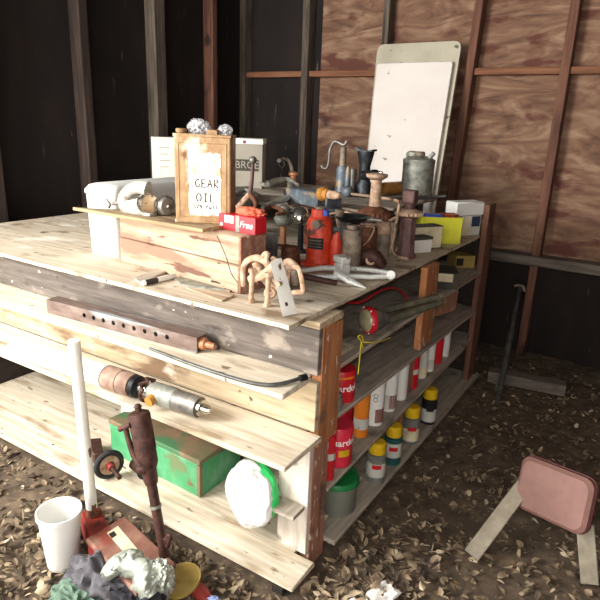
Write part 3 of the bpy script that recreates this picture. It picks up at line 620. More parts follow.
t, P, s = stand('steel_sleeve', 'plain grey steel sleeve standing between pump and black casting', 'sleeve', 352, 194, ZP)
MB().lathe([(3.8/s, 0), (3.8/s, hz(P, 170)), (3/s, hz(P, 168.5))], n=20).build('sleeve', 'steelgrey', t)
a, b = at(383, 188.5, ZP+.035), at(402, 187.5, ZP+.035)
am = thing('amber_canister', 'amber yellow canister lying on its side beside the fuel can', 'canister', ((a+b)/2).to_tuple())
am.location.z = ZP; MW[am.name] = Matrix.Translation(am.location)
MB().rod(a, b, [(0, .020), (.05, .033), (.9, .035), (1, .030)], n=24).build('canister_body', 'amber', am, world=True)
MB().rod(b+(b-a)*.003, b+(b-a)*.12, [(0, .028), (1, .026)], n=24).build('dark_end', 'darkrust', am, world=True)
# fuel can
t, P, s = stand('fuel_can', 'round galvanised fuel can with short angled spout by the enamel panel', 'fuel can', 416, 195, ZP)
zz = lambda py: hz(P, py); m1 = 1/s
MB().lathe([(15.5*m1, 0), (15.7*m1, .004), (15.4*m1, zz(190)), (15.4*m1, zz(164)), (15.8*m1, zz(161)), (15.6*m1, zz(159.5)), (10*m1, zz(156.5)), (5*m1, zz(155.5))], n=36).build('can_body', 'galv', t)
MB().lathe([(5.2*m1, zz(156)), (5.2*m1, zz(152.5)), (4*m1, zz(151.5))], n=20).build('filler_cap', 'dirtysteel', t)
MB().cyl((9*m1, -.01, zz(160)), (15*m1, -.01, zz(152)), 2.3*m1, 2.0*m1).build('spout', 'galv', t)
MB().tube([(-11*m1, 0, zz(160)), (-12.5*m1, 0, zz(155)), (-9*m1, 0, zz(153)), (-3*m1, 0, zz(154))], .008, smooth=4, flat=1.5).build('handle', 'galv', t)
# faucet
t, P, s = stand('brass_tap', 'old tap with copper base, curved arm and white ball end', 'tap', 293, 187, ZP)
zz = lambda py: hz(P, py); m1 = 1/s
MB().lathe([(5*m1, 0), (3.4*m1, .01), (3.2*m1, zz(176)), (5*m1, zz(175)), (5*m1, zz(172.5)), (2.5*m1, zz(171.5))], n=20).build('base', 'brasscop', t)
MB().tube([aty(px, py, P.y) for px, py in ((292, 172), (291, 166), (288, 160), (283, 158.5), (279, 160))], [.011, .011, .010, .009, .008], smooth=4).build('arm', 'dirtysteel', t, world=True)
MB().ball(aty(279, 160.5, P.y-.01), .013).build('ball_end', 'white', t, world=True)
MB().torus(aty(281.5, 164, P.y), .019, .004, (0, 1, 0)).build('ring', 'dirtysteel', t, world=True)
q = aty(281.5, 168, P.y); MB().cyl(V(q.x, q.y, ZP), q, .006).build('stem', 'steelgrey', t, world=True)
# fork, channel beam
def zr(px, py, h): return at(px, py, ZP+h)
t, P, s = stand('brake_fork', 'dusty forged steel fork with two curved prongs on the rack', 'fork', 268, 195, ZP)
MB().tube([zr(258, 182, .03), zr(266, 185, .035), (zr(276, 181, .045)), zr(288, 180, .045), zr(297, 186, .03)], [.010, .018, .017, .016, .016], smooth=5, flat=.7).build('prong', 'alu', t, world=True)
MB().tube([zr(262, 208, .02), zr(272, 203, .02), zr(284, 200, .025), zr(291, 193, .03), zr(290, 184, .035)], [.008, .014, .016, .015, .016], smooth=5, flat=.7).build('prong', 'alu', t, world=True)
MB().tube([zr(285, 192, .02), zr(290, 204, .01)], [.010, .008]).build('pin', 'darkrust', t, world=True)
a, b = zr(294, 196, .032), zr(324, 202, .032)
t = thing('channel_beam', 'blue and brown worn steel channel with end bracket and amber bushing', 'beam', (a.x, a.y, ZP))
d = (b-a); L_ = d.length; rz = math.atan2(d.y, d.x); MW[t.name] = Matrix.Translation(t.location) @ Euler((0, 0, rz)).to_matrix().to_4x4(); t.rotation_euler = (0, 0, rz)
MB().box((-.02, -.035, .0), (L_, .035, .006)).box((-.02, -.035, .006), (L_, -.029, .068)).box((-.02, .029, .006), (L_, .035, .068)).box((-.02, -.035, .0685), (L_, .035, .073)).build('channel', 'bluegrey', t, bev=.003)
MB().prism([(L_+.001, -.055), (L_+.07, -.05), (L_+.085, .02), (L_+.06, .05), (L_+.001, .05)], .0, .014).box((L_+.001, -.05, .0141), (L_+.016, .05, .095)).box((L_+.060, -.045, .0141), (L_+.072, .04, .08)).build('bracket', 'bluegrey', t, bev=.004)
MB().rod((L_+.017, -.03, .070), (L_+.11, -.03, .075), [(0, .030), (.25, .030), (.3, .024), (.55, .022)], n=20).build('bushing', 'amber', t)
MB().rod((L_+.07, -.03, .073), (L_+.14, -.03, .076), [(0, .018), (.6, .018), (1, .010)], n=20).build('bolt_end', 'rustpale', t)
q = [zr(231, 197, 0), zr(231, 207, 0), zr(252, 206, 0), zr(252, 196, 0)]
t = thing('steel_block', 'pale blue-grey steel block with a dark recess beside the oil tin', 'block', q[0])
MB().loft([q, [p+V(0, 0, .05) for p in q]]).build('block', 'steelgrey', t, world=True, bev=.004)
a, b = zr(292, 205, .012), zr(318, 211, .012)
tag(MB().rod(a, b, [(0, .006), (.2, .012), (.8, .012), (1, .004)]).build('steel_pin', 'darkrust'), 'dark tapered steel pin lying before the channel beam', 'pin')
# ball lever (stands on the rack edge)
t, P, s = stand('gear_lever', 'gear lever with round black ball top and forked rusty foot', 'lever', 248, 212, ZP)
zz = lambda py: hz(P, py)
top = aty(253, 160, P.y)
MB().ball(top, .0155).build('ball_knob', 'steelgrey', t, world=True)
MB().tube([top-V(0, 0, .012), aty(252, 178, P.y), aty(250, 195, P.y)], [.006, .008, .010], smooth=3).build('shaft', 'mauve', t, world=True)
MB().tube([aty(250, 194, P.y), aty(243, 202, P.y), (P.x-.055, P.y, ZP+.012)], [.012, .014, .011], smooth=3).build('foot', 'rustpale', t, world=True)
MB().tube([aty(250, 194, P.y), aty(256, 203, P.y), (P.x+.035, P.y-.01, ZP+.010)], [.012, .011, .009], smooth=3).build('foot', 'rust', t, world=True)
# red part boxes on the crate / lid right of the can
zc = Z0+.1855
P0, rz, w = front((233, 222.5), (249, 222.5), ZC)
Mx = MW[cr.name]
pr = Mx @ V(-.058, .045, .1855)
rb = thing('parts_box', 'small red parts box with white script standing on the crate end', 'box', pr, R(-4), 'red parts boxes')
hb = hz(pr, 205) if False else .052
MB().box((0, 0, 0), (.082, .055, hb)).build('box_body', 'brightred', rb, bev=.001)
text('Free', .030, 'whiteink', rb, face_M((.044, -.0006, hb*.5), (0, -1, 0)), shear=.3)
MB().box((-.0001, -.0005, 0), (.016, -.0001, hb)).build('photo_panel', 'steelgrey', rb, flat=True)
pr2 = Mx @ V(-.128+-.0, .05, .1855)
pr2 = pr-V(.080, -.012, 0)
# second box sits left of it with a white blank label
rb2 = thing('parts_box', 'small red parts box with blank white label next to the oil tin', 'box', pr2+V(0.0, 0, 0), R(-4), 'red parts boxes')
MB().box((0, 0, 0), (.077, .055, hb*.96)).build('box_body', 'brightred', rb2, bev=.001)
MB().box((.028, -.0008, hb*.45), (.066, -.0001, hb*.9)).build('white_label', 'paper', rb2, flat=True)
MB().cyl((.014, -.0012, hb*.3), (.014, -.0001, hb*.3), .006).build('print_dot', 'paper', rb2, flat=True)
rg = pr+V(.028, .040, hb+.010)
tag(crumple(rg, (.045, .022, .012), 9, .5, 2, 4).build('rag', 'pinkcloth', ang=80), 'orange-red rag draped on the red parts boxes', 'rag')
# hitch balls
t, P, s = stand('hitch_ball', 'chrome towing ball on a brass stalk, left of the two', 'towing ball', 283, 248)
zz = lambda py: hz(P, py)
MB().lathe([(.040, 0), (.036, .012), (.012, .016), (.012, .02)], n=24).build('foot', 'darkrust', t)
MB().lathe([(.013, .02), (.014, zz(228)), (.017, zz(226))], n=18).build('stalk', 'brasscop', t)
MB().lathe([(.017, zz(226)), (.036, zz(223)), (.042, zz(219)), (.042, zz(217)), (.028, zz(214)), (.024, zz(213)), (.028, zz(210)), (.024, zz(206)), (.008, zz(204.5))], n=28).build('ball', 'galv', t)
t, P, s = stand('hitch_ball', 'bronze-tinted chrome dome on a dark stalk, right of the two', 'towing ball', 300, 252)
zz = lambda py: hz(P, py)
MB().lathe([(.034, 0), (.030, .010), (.013, .014), (.011, zz(226)), (.016, zz(224))], n=20).build('stalk', 'black', t)
MM = Matrix.Translation((0, 0, zz(215))) @ Euler((0, R(28), 0)).to_matrix().to_4x4()
MB().lathe([(.012, -.036), (.036, -.026), (.046, -.006), (.040, .012), (.026, .026), (.010, .034)], MM, n=26).build('dome', 'chrome', t)
t, P, s = stand('rusty_canister', 'squat rusty steel canister in shade beneath the towing balls', 'canister', 290, 268)
MB().lathe([(.036, 0), (.038, .01), (.034, hz(P, 248)), (.028, hz(P, 246))], n=24).build('canister', 'rust', t)
t, P, s = stand('panel_offcut', 'dark grey sheet offcut upright behind the towing balls', 'sheet', 269, 262)
MB().box((-.03, 0, 0), (.035, .006, hz(P, 232))).build('sheet', 'steelgrey', t)
# ring casting and housings on the lid board
MB().tube(ap([(252, 272), (262, 268), (272, 276), (276, 288), (270, 296)], .045), [.013, .015, .014, .012, .01], smooth=4, flat=.7).build('casting', 'rustpale', cl, world=True)
MB().tube(ap([(290, 262), (296, 272), (294, 284)], .07), [.012, .017, .012], smooth=4).build('casting', 'dirtysteel', cl, world=True)
MB().tube(ap([(272, 258), (282, 264), (290, 262), (300, 270)], .06), [.008, .012, .012, .008], smooth=4).build('jaw', 'rustpale', cl, world=True)
MB().ball(aty(259, 270, yy+.0), .012, (1, 1, .7), n=8).build('nut', 'rustpale', cl, world=True)
t = thing('ring_clamp', 'pale aluminium ring clamp with thumbscrew at left on the lid board', 'clamp', at(136, 213.5, ZC))
P = MW[t.name].translation.copy(); zz = lambda py: hz(P, py)
MB().tube([aty(px, py, P.y) for px, py in ((148, 190), (140, 187), (131, 189), (124, 196), (123, 203), (128, 209), (138, 210), (147, 208))], [.018, .014, .013, .013, .014, .016, .014, .014], smooth=4, n=12, flat=1.7).build('ring', 'alu', t, world=True)
MB().tube([aty(px, py, P.y) for px, py in ((124, 206), (136, 203), (148, 201))], [.012, .010, .012], smooth=3, n=10, flat=1.5).build('bar', 'alu', t, world=True)
MB().rod(aty(121, 202, P.y), aty(112, 204, P.y), [(0, .010), (.3, .010), (.3001, .006), (1, .006)]).build('screw', 'steelgrey', t, world=True)
MB().tube([aty(106, 199, P.y), aty(110, 204, P.y), aty(109, 208, P.y)], [.004, .006, .005]).build('thumb_bar', 'steelgrey', t, world=True)
P = at(150, 215.5, ZC); t = thing('pulley_housing', 'shiny silver pulley housing next to the pale ring clamp', 'pulley', P)
zz = lambda py: hz(P, py)
M = Matrix.Translation((0, 0, zz(205.5)))
MB().rod((-.018, 0, zz(203.5)), (.016, -.012, zz(203.5)), [(0, .028), (.15, .036), (.45, .036), (.5, .024), (.7, .024), (.75, .034), (1, .032)], n=28).build('pulley', 'chrome', t)
MB().box((-.02, -.02, 0), (.02, .015, .012)).build('foot', 'alu', t, bev=.002)
P = at(166, 216, ZC); t = thing('alternator_end', 'dark silver slotted motor end between pulley housing and oil tin', 'motor', P)
MB().rod((-.020, .01, .034), (.014, .0, .034), [(0, .022), (.1, .033), (.4, .033), (.42, .026), (.6, .026), (.62, .033), (1, .028)], n=28, gear=(.0325, 1.08)).build('housing', 'steelgrey', t)
MB().rod((.0145, .0, .034), (.024, -.002, .034), [(0, .012), (1, .010)]).build('shaft', 'chrome', t)
P = at(150, 196, ZC); P = V(P.x, P.y, ZC)
t = thing('grey_bracket', 'small dull grey bracket standing behind the silver pulley housing', 'bracket', V(-.66, .19, ZC))
MB().box((-.06, 0, 0), (.045, .02, .06)).build('bracket', 'alu', t, bev=.006, bseg=2)
# ------------------------------------------------------------------ boxes at the far right of the worktop
def cbox(name, label, cat, a, b, top, depth, m, z=ZT, group=None, rzo=0):
    P0, rz, w = front(a, b, z); H = hz(P0, top); t = thing(name, label, cat, P0, rz+rzo, group)
    MB().box((0, 0, 0), (w, depth, H)).build('box_body', m, t, bev=.001); return t, w, H
gb = 'cartons at the end of the worktop'
t, w, H = cbox('small_carton', 'small pale carton, nearest of the cartons past the screw jack', 'box', (408, 254), (431, 252), 241, .07, 'paper', group=gb)
MB().box((-.002, -.002, H), (w+.002, .072, H+.012)).build('carton_lid', 'darkcard', t)
t, w, H = cbox('open_carton', 'stained cream carton with dark grey end and top', 'box', (410, 250), (441, 248), 227, .07, 'darkcard', group=gb)
MB().box((.004, -.0015, .004), (w-.004, -.0002, H-.004)).build('cream_front', 'cream', t, flat=True)
t, w, H = cbox('yellow_box', 'bright yellow open box behind the cream carton', 'box', (420, 243), (460, 244), 217, .012, 'yellowbox', group=gb)
MB().box((w-.012, .0125, 0), (w, .14, H)).box((0, .0125, 0), (.012, .14, H)).box((.012, .128, 0), (w-.012, .14, H)).box((.012, .0125, 0), (w-.012, .1275, .004)).build('box_walls', 'yellowbox', t)
mw = MW[t.name]
p = mw @ V(.03, .03, .005)
t2 = thing('blue_tin', 'flat blue lidded tin tucked inside the yellow box', 'tin', p, t.rotation_euler.z)
MB().box((0, 0, 0), (w*.42, .075, H+.0)).build('tin_body', 'blue', t2, bev=.006, bseg=2)
p = mw @ V(.03+w*.45, .03, .005)
t2 = thing('red_packet', 'red printed packet beside the blue tin inside the yellow box', 'packet', p, t.rotation_euler.z)
MB().box((0, 0, 0), (w*.36, .08, H+.004)).build('packet', 'redpaint', t2, bev=.002)
MB().box((.01, .01, H+.0042), (w*.3, .03, H+.0048)).build('label', 'orangelbl', t2, flat=True)
t, w, H = cbox('green_tin', 'pale green and white tin under the white carton', 'tin', (461, 236), (479, 235), 216, .08, 'whitelbl', group=gb)
MB().box((w*.5, -.001, H*.45), (w*.95, -.0001, H*.95)).build('dark_label', 'blueink', t, flat=True)
MB().box((.0, -.001, 0.001), (w*.45, -.0001, H*.95)).build('green_label', 'cream', t, flat=True)
mw = MW[t.name]; p = mw @ V(-.05, -.004, H+.0008)
t2 = thing('white_carton', 'long white carton topping the pile at the far end of the worktop', 'box', p, t.rotation_euler.z, gb)
MB().box((0, 0, 0), (w+.06, .09, .068)).build('box_body', 'white', t2, bev=.004)
t, P, s = stand('red_plug', 'bright red plastic plug lying before the pale carton', 'plug', 409, 258)
MB().lathe([(.020, 0), (.020, .012), (.014, .016)], n=20).build('plug_body', 'brightred', t)
t, P, s = stand('lime_tin', 'small lime yellow tin with a shiny lid beside the toothed collar', 'tin', 417, 238)
MB().lathe([(.026, 0), (.026, hz(P, 220))], n=22).build('tin', 'yellowbox', t)
MB().lathe([(.028, hz(P, 220)), (.028, hz(P, 216))], n=22).build('tin_lid', 'galv', t)
# ------------------------------------------------------------------ more odds and ends on the rack and worktop
def lump(name, label, cat, pts, r, m, flat=1, sm_=4, group=None, n=10):
    return tag(MB().tube(pts, r, smooth=sm_, flat=flat, n=n).build(name, m), label, cat, group)
lump('pry_bar', 'long dark pry bar lying on the rack before the fuel can', 'bar', [zr(386, 199, .012), zr(430, 197, .012), zr(446, 196, .02)], [.008, .009, .006], 'darkpipe')
lump('flat_spanner', 'flat brown spanner lying on the rack below the hand pump', 'spanner', [zr(322, 203, .012), zr(342, 208, .012), zr(362, 212, .012)], [.016, .009, .017], 'dirtysteel', .5)
lump('iron_strap', 'pale bent iron strap on the rack between channel beam and toothed base', 'strap', [zr(330, 214, .008), zr(345, 212, .016), zr(356, 216, .008)], [.007, .012, .007], 'rustpale', .6)
t, P, s = stand('round_pan', 'shallow black iron pan lying on the rack behind the small jacks', 'pan', 352, 221, ZP)
MB().lathe([(.05, 0), (.07, .02), (.073, .02), (.052, .002), (.001, .002)], n=30).build('pan', 'black', t)
t, P, s = stand('cog_wheel', 'dark rusty toothed cog lying on the tabletop behind the small jacks', 'cog', 352, 240)
MB().lathe([(.02, 0), (.055, .004), (.055, .03), (.02, .034)], n=36, gear=(.05, 1.1)).lathe([(.019, .0341), (.019, .10)], n=18).build('cog', 'darkrust', t)
t, P, s = stand('oil_drum', 'small dark brown cylinder behind the red hydraulic jack', 'canister', 334, 246)
MB().lathe([(.038, 0), (.040, .01), (.036, .10), (.02, .108), (.02, .125)], n=24).build('canister', 'darkrust', t)
t, P, s = stand('black_vise', 'dark squat iron block in the shade right of the jack lever', 'block', 344, 251)
MB().loft([rrect(-.04, -.03, .04, .03, 0, .01), rrect(-.035, -.03, .035, .03, .05, .01), rrect(-.02, -.02, .02, .02, .08, .01)]).build('block', 'black', t)
lump('chain_link', 'dark curled chain hook lying on the rack beside the gear lever', 'hook', [zr(262, 212, .010), zr(270, 207, .020), zr(280, 209, .018), (zr(284, 213, .010)), zr(276, 214, .008)], [.008, .009, .008, .008, .006], 'rust')
lump('hook_spanner', 'curved grey hook spanner left of the brake fork', 'spanner', [zr(232, 196, .055), zr(242, 190, .055), zr(252, 192, .05), zr(262, 196, .02)], [.006, .008, .008, .007], 'alu')
lump('tap_wrench', 'small dark wrench lying before the toothed base of the shorter screw jack', 'wrench', [zr(356, 221, .008), zr(368, 219, .014), zr(382, 221, .010)], [.006, .010, .006], 'steelgrey')
lump('wire_coil', 'thin brown wire stretched from the oil tin down to the rusty clamps', 'wire', [(-.40, .028, ZL-.02), (-.36, .022, Z0+.12), (-.33, .010, Z0+.075), (-.30, .005, Z0+.05)], [.0014]*4, 'darkrust')
t, P, s = stand('gear_box', 'squat brown iron housing between the towing balls and the red jack', 'housing', 308, 243)
MB().lathe([(.03, 0), (.034, .01), (.034, .06), (.024, .075), (.014, .08), (.014, .10)], n=22).build('housing', 'rust', t)
# ------------------------------------------------------------------ things on the front shelves
ZA, ZB, ZD = .6903, .5073, .0603
# perforated square tube
p0, p1 = at(70, 319, ZA), at(197, 353.5, ZA); d = p1-p0; Lt = d.length+.12; rz = math.atan2(d.y, d.x)
st = thing('square_tube', 'long perforated square steel tube with a row of round holes on the upper front shelf', 'tube', p1, rz)
tw = .052
bm = MB().box((-Lt, 0, 0), (0, tw, tw)).bm
def mk_mesh(mb): 
    bmesh.ops.recalc_face_normals(mb.bm, faces=mb.bm.faces[:]); me = bpy.data.meshes.new('tmp'); mb.bm.to_mesh(me); mb.bm.free(); o = bpy.data.objects.new('tmp', me); C.objects.link(o); return o
mbo = MB(); mbo.bm.free(); mbo.bm = bm; outer = mk_mesh(mbo)
inner = mk_mesh(MB().box((-Lt-.01, .004, .004), (.01, tw-.004, tw-.004)))
cut = MB(); sc_ = d.length/127
for i in range(9):
    px = 85.5+i*10.4+i*i*.02; x = -(197-px)*sc_*.99
    cut.cyl((x, -.01, tw*.55), (x, .006, tw*.55), .0085, n=18)
cuto = mk_mesh(cut)
for c_ in (inner, cuto):
    b = outer.modifiers.new('b', 'BOOLEAN'); b.operation = 'DIFFERENCE'; b.object = c_; b.solver = 'EXACT'
dg = bpy.context.evaluated_depsgraph_get(); me = bpy.data.meshes.new_from_object(outer.evaluated_get(dg))
for o in (outer, inner, cuto): bpy.data.objects.remove(o)
me.materials.clear(); me.materials.append(MT['tubesteel']); me.name = 'tube_wall'
o = bpy.data.objects.new('tube_wall', me); C.objects.link(o); o.parent = st
MB().rod((-.012, tw/2, tw/2), (.050, tw/2, tw/2), [(0, .018), (.25, .0215), (.45, .018), (.5, .012), (1, .009)], n=18).build('fitting', 'brasscop', st)
MB().rod((.0502, tw/2, tw/2), (.064, tw/2, tw/2), [(0, .007), (.6, .010), (1, .008)], n=14).build('fitting_tip', 'darkrust', st)
# crank rod
cp = [at(150, 348.5, ZA+.006), at(196, 366, ZA+.006), at(240, 380, ZA+.006), at(262, 384.5, ZA+.006), at(280, 384, ZA+.007), at(300, 378.5, ZA+.008)]
cr2 = thing('crank_rod', 'long thin dark steel crank rod lying along the edge of the upper front shelf', 'rod', cp[2])
MB().tube(cp, [.0045, .005, .0055, .0055, .006, .006], smooth=4).build('rod', 'darkpipe', cr2, world=True)
MB().cyl(cp[-1], cp[-1]+(cp[-1]-cp[-2]).normalized()*.022, .010, n=14).build('socket', 'black', cr2, world=True)
# starter shaft
S0, S1 = at(108, 377, ZB+.043), at(211, 411, ZB+.040); ax = (S1-S0)
sm = thing('drive_shaft', 'old cylindrical drive shaft of brown and silver sections on the lower front shelf', 'shaft', at(160, 405, ZB))
def seg(name, t0, t1, prof, m, n=26, gear=0): return MB().rod(S0+ax*t0, S0+ax*t1, prof, n=n, gear=gear).build(name, m, sm, world=True)
seg('brown_sleeve', 0, .27, [(0, .034), (.03, .041), (.55, .041), (.56, .0385), (.62, .0385), (.63, .041), (1, .039)], 'rustmid')
seg('dark_collar', .271, .345, [(0, .030), (.2, .038), (.7, .037), (1, .022)], 'black')
seg('silver_neck', .346, .45, [(0, .020), (1, .022)], 'chrome')
seg('silver_body', .451, .69, [(0, .030), (.12, .035), (.9, .036), (1, .034)], 'galv')
seg('grey_sleeve', .691, .90, [(0, .033), (.06, .034), (1, .033)], 'steelgrey')
seg('tip', .901, 1.0, [(0, .026), (.3, .026), (.31, .016), (.8, .015), (1, .008)], 'chrome')
ch = MB(); u0 = ax.normalized(); e1 = u0.cross(V(0, 0, 1)).normalized(); e2 = u0.cross(e1)
cc = S0+ax*.41
pts = [cc+u0*(.012*math.sin(3*k))+(e1*math.cos(2*PI*k/14)+e2*math.sin(2*PI*k/14))*.036 for k in range(14)]
ch.tube(pts, .0055, smooth=2, closed=True).build('wire_loop', 'darkrust', sm, world=True)
pc = S0+ax*.52-e1*(-.0)
side = (V(CAM)-(S0+ax*.5)).normalized(); side = (side-u0*side.dot(u0)).normalized(); side = (side*.6+V(0, -.7, -.5)).normalized()
q = S0+ax*.53; MB().cyl(q+side*.030, q+side*.052, .017, .016).build('port', 'amber', sm, world=True)
# paper roll left of the shaft
a, b = S0-ax*1.1, S0-ax*.012
tag(MB().rod(a, b, [(0, .040), (1, .040)], n=28).build('plastic_pipe', 'white'), 'white plastic pipe in line with the drive shaft on the lower front shelf', 'pipe')
# green toolbox
P0 = at(200, 498, ZD); P1 = at(110, 452, ZD); d = P0-P1; rz = math.atan2(d.y, d.x); Lb = .50; H = hz(P0, 460.5)
gbx = thing('toolbox', 'green metal toolbox with worn brown top on the bottom shelf', 'toolbox', P0, rz)
gb_ = MB().box((-Lb, 0, 0), (0, .23, H-.022)).build('box_body', 'green', gbx, bev=.004, bseg=2)
MB().box((-Lb-.003, -.003, H-.021), (.003, .233, H)).build('box_lid', 'greentop', gbx, bev=.004, bseg=2)
MB().box((-.012, -.0035, .004), (.0035, .012, H-.023)).build('corner_strap', 'greentop', gbx, bev=.001)
MB().box((-Lb*.5-.03, -.008, H-.05), (-Lb*.5+.02, -.001, H-.022)).build('latch', 'steelgrey', gb_, bev=.002)
# wheel on axle
P = at(110, 478, ZD); wl = thing('wheel', 'small black-tyred wheel with rusty hub beside the green toolbox', 'wheel', P)
c = V(P.x, P.y, ZD+.060); axd = V(.92, -.30, .0).normalized()
MB().torus(c, .049, .0105, axd).build('tyre', 'rubber', wl, world=True)
rim_ = MB().cyl(c-axd*.010, c+axd*.010, .039, n=24).build('rim', 'rustpale', wl, world=True, bev=.002)
MB().cyl(c+axd*.0101, c+axd*.034, .017, .014).build('hub', 'redpaint', rim_, world=True)
MB().cyl(c+axd*.0345, c+axd*.10-V(0, 0, .004), .009).build('axle', 'darkrust', wl, world=True)
t, P, s = stand('iron_fitting', 'dark rusty pipe tee next to the small wheel', 'fitting', 141, 474, ZD)
MB().tube([(-.045, .0, .03), (-.01, 0, .028), (.03, -.01, .030)], [.020, .024, .026], smooth=3, n=14).build('tee_body', 'darkrust', t)
MB().rod((.0305, -.01, .030), (.040, -.014, .030), [(0, .030), (1, .030)]).build('flange', 'black', t)
t, P, s = stand('iron_wedge', 'dark flat iron bracket behind the white post', 'bracket', 95, 455, ZD)
MB().prism([(-.07, -.0), (.06, -.05), (.08, -.02), (-.02, .05)], 0, .05).build('bracket', 'darkrust', t, bev=.003)
# bottle with green cap
t, P, s = stand('spray_bottle', 'white bottle with green cap and pale blue label behind the toolbox end', 'bottle', 104, 440, ZD)
P = V(-.99, .16, ZD); t.location = P; MW[t.name] = Matrix.Translation(P)
h1 = hz(P, 398); h2 = hz(P, 388)
MB().lathe([(.042, 0), (.044, .01), (.044, h1-.05), (.036, h1-.02), (.02, h1-.008)], n=26).build('bottle_body', 'white', t)
MB().lathe([(.026, h1-.0075), (.026, h1+.025)], n=22).build('bottle_cap', 'brightgreen', t, bev=.002)
MB().lathe([(.0446, h1-.13), (.0446, h1-.055)], n=26, caps=False).build('bottle_label', 'lilac', t)
# big white bag
P = at(250, 528, ZD); bgc = V(P.x, -.085, ZD)
P = V(at(252, 530, ZD).x-.0, -.10, ZD); bgp = aty(251, 493, -.03)
bg = thing('carrier_bag', 'bulging white plastic bag with green printed sides on the bottom shelf', 'bag', (bgp.x, bgp.y, ZD))
def bagmesh(c, sx, sy, sz, seed, amp): 
    b = bmesh.new(); bmesh.ops.create_icosphere(b, subdivisions=5, radius=1)
    for v in b.verts:
        q = v.co.normalized(); k = 1+amp*noise.noise(q*1.6+V(seed, 0, 0))+amp*.35*(1-2*abs(noise.noise(q*3.1+V(0, seed, 0))))+amp*.12*noise.noise(q*9)
        x, z = q.x, q.z
        taper = 1-.16*max(0, z)-.04*max(0, -z)
        v.co = V(x*sx*k*taper, q.y*sy*k, z*sz*k)
    M = Euler((0, 0, yaw*.8)).to_matrix().to_4x4() @ Matrix(((1, 0, .30, 0), (0, 1, 0, 0), (0, 0, 1, 0), (0, 0, 0, 1))); b.transform(M); bmesh.ops.translate(b, verts=b.verts, vec=c); m = MB(); m.bm.free(); m.bm = b; return m
hb = 38.5/pm(bgp); wb_ = 37/pm(bgp)
bagmesh(bgp+V(-.006, 0, -.004), wb_*1.06, .055, hb, 2.0, .13).build('bag_body', 'whitebag', bg, world=True, ang=80)
bagmesh(bgp+V(.004, .022, .006), wb_*1.06, .048, hb*.93, 2.0, .06).build('green_side', 'brightgreen', bg, world=True, ang=80)
# ------------------------------------------------------------------ foreground left
zg = .0
red = thing('trolley_jack', 'dark red trolley jack on the ground with upright white handle', 'jack', at(110, 545, zg))
bz = at(93, 513, .11)
M = Matrix.Translation((bz.x, bz.y, 0)) @ Euler((0, 0, R(-25))).to_matrix().to_4x4()
MB().box((-.05, -.035, .012), (.14, .035, .095), M).build('frame', 'redpaint', red, world=True, bev=.008, bseg=2)
for x in (-.035, .12): MB().cyl(M @ V(x, -.05, .012), M @ V(x, .05, .012), .017).build('roller', 'black', red, world=True)
MB().cyl(M @ V(-.01, 0, .0955), M @ V(-.012, 0, .125), .020, .018).build('handle_socket', 'rust', red, world=True)
hb0 = M @ V(-.012, 0, .1255); ht = aty(76, 360, hb0.y-.02); ht2 = hb0+(ht-hb0)*1.12
MB().rod(hb0, ht2, [(0, .019), (1, .0185)], n=18).build('white_handle', 'whitepaint', red, world=True)
# rusty pump pole
B = at(171, 592, 0.0); T0 = aty(138, 408, B.y+.03); dv = T0-B
pp = thing('barrel_pump', 'rusty upright barrel pump with thick brown cylinder and side lever', 'pump', B)
pt = lambda t: B+dv*t
def sg(name, t0, t1, prof, m, n=22): return MB().rod(pt(t0), pt(t1), prof, n=n).build(name, m, pp, world=True)
sg('top_nub', .985, 1.02, [(0, .010), (.5, .010), (.6, .013), (1, .007)], 'darkrust')
sg('cylinder', .69, .984, [(0, .026), (.08, .031), (.30, .031), (.31, .0325), (.93, .0325), (.97, .030), (1, .020)], 'darkrust')
sg('collar', .60, .689, [(0, .019), (.3, .022), (.8, .022), (1, .024)], 'darkrust')
sg('pole', .0, .599, [(0, .019), (.35, .017), (.45, .014), (1, .0155)], 'darkrust')
sg('band', .47, .485, [(0, .0175), (1, .0175)], 'galv')
k_ = pt(.30)
MB().prism([(-.02, -.02), (.03, -.022), (.045, .03), (.03, .035), (.015, .008), (-.02, .012)], -.006, .006, Matrix.Translation(k_) @ Euler((R(90), 0, 0)).to_matrix().to_4x4()).build('lug', 'darkrust', pp, world=True, bev=.003)
yb = pt(.6).y-.02
hp = [aty(141, 466, yb), aty(134, 455, yb), aty(128, 438, yb), aty(125.5, 427, yb)]
MB().tube(hp, [.012, .010, .008, .008], smooth=3).build('side_lever', 'darkrust', pp, world=True)
MB().tube([aty(120, 429, yb), aty(126, 427, yb), aty(131, 424.5, yb)], [.009, .008, .008]).build('lever_grip', 'darkrust', pp, world=True)
MB().ball(aty(143, 468, yb+.006), .019).build('pivot', 'darkrust', pp, world=True)
# red cash box
zl = .12
A_, B_, C_ = at(85.5, 538, zl), at(124.5, 515, zl), at(176, 563, zl); D_ = A_+(C_-B_)
rc = thing('metal_box', 'flat dark red metal box with brown dusty lid and paper label lying on the ground', 'box', (A_+C_)/2*1.0)
rc.location.z = 0; MW[rc.name] = Matrix.Translation(rc.location)
q = [A_, B_, C_, D_]; cen = (A_+C_)/2; sh_ = lambda f: [cen+(p-cen)*f for p in q]
zd = lambda ps, z: [V(p.x, p.y, z) for p in ps]
MB().loft([zd(sh_(.97), .004), zd(sh_(.97), zl-.018)]).build('box_body', 'redpaint', rc, world=True, bev=.003)
MB().loft([zd(sh_(1.0), zl-.0175), zd(sh_(1.0), zl-.004), zd(sh_(.95), zl)]).build('box_lid', 'redlid', rc, world=True, bev=.002)
lq = [at(107, 533, zl+.0006), at(118, 526, zl+.0006), at(139, 551, zl+.0006), at(128, 557, zl+.0006)]
pl_ = MB().loft([lq, [p+V(0, 0, .0006) for p in lq]]).build('paper_label', 'cream', rc, world=True, flat=True)
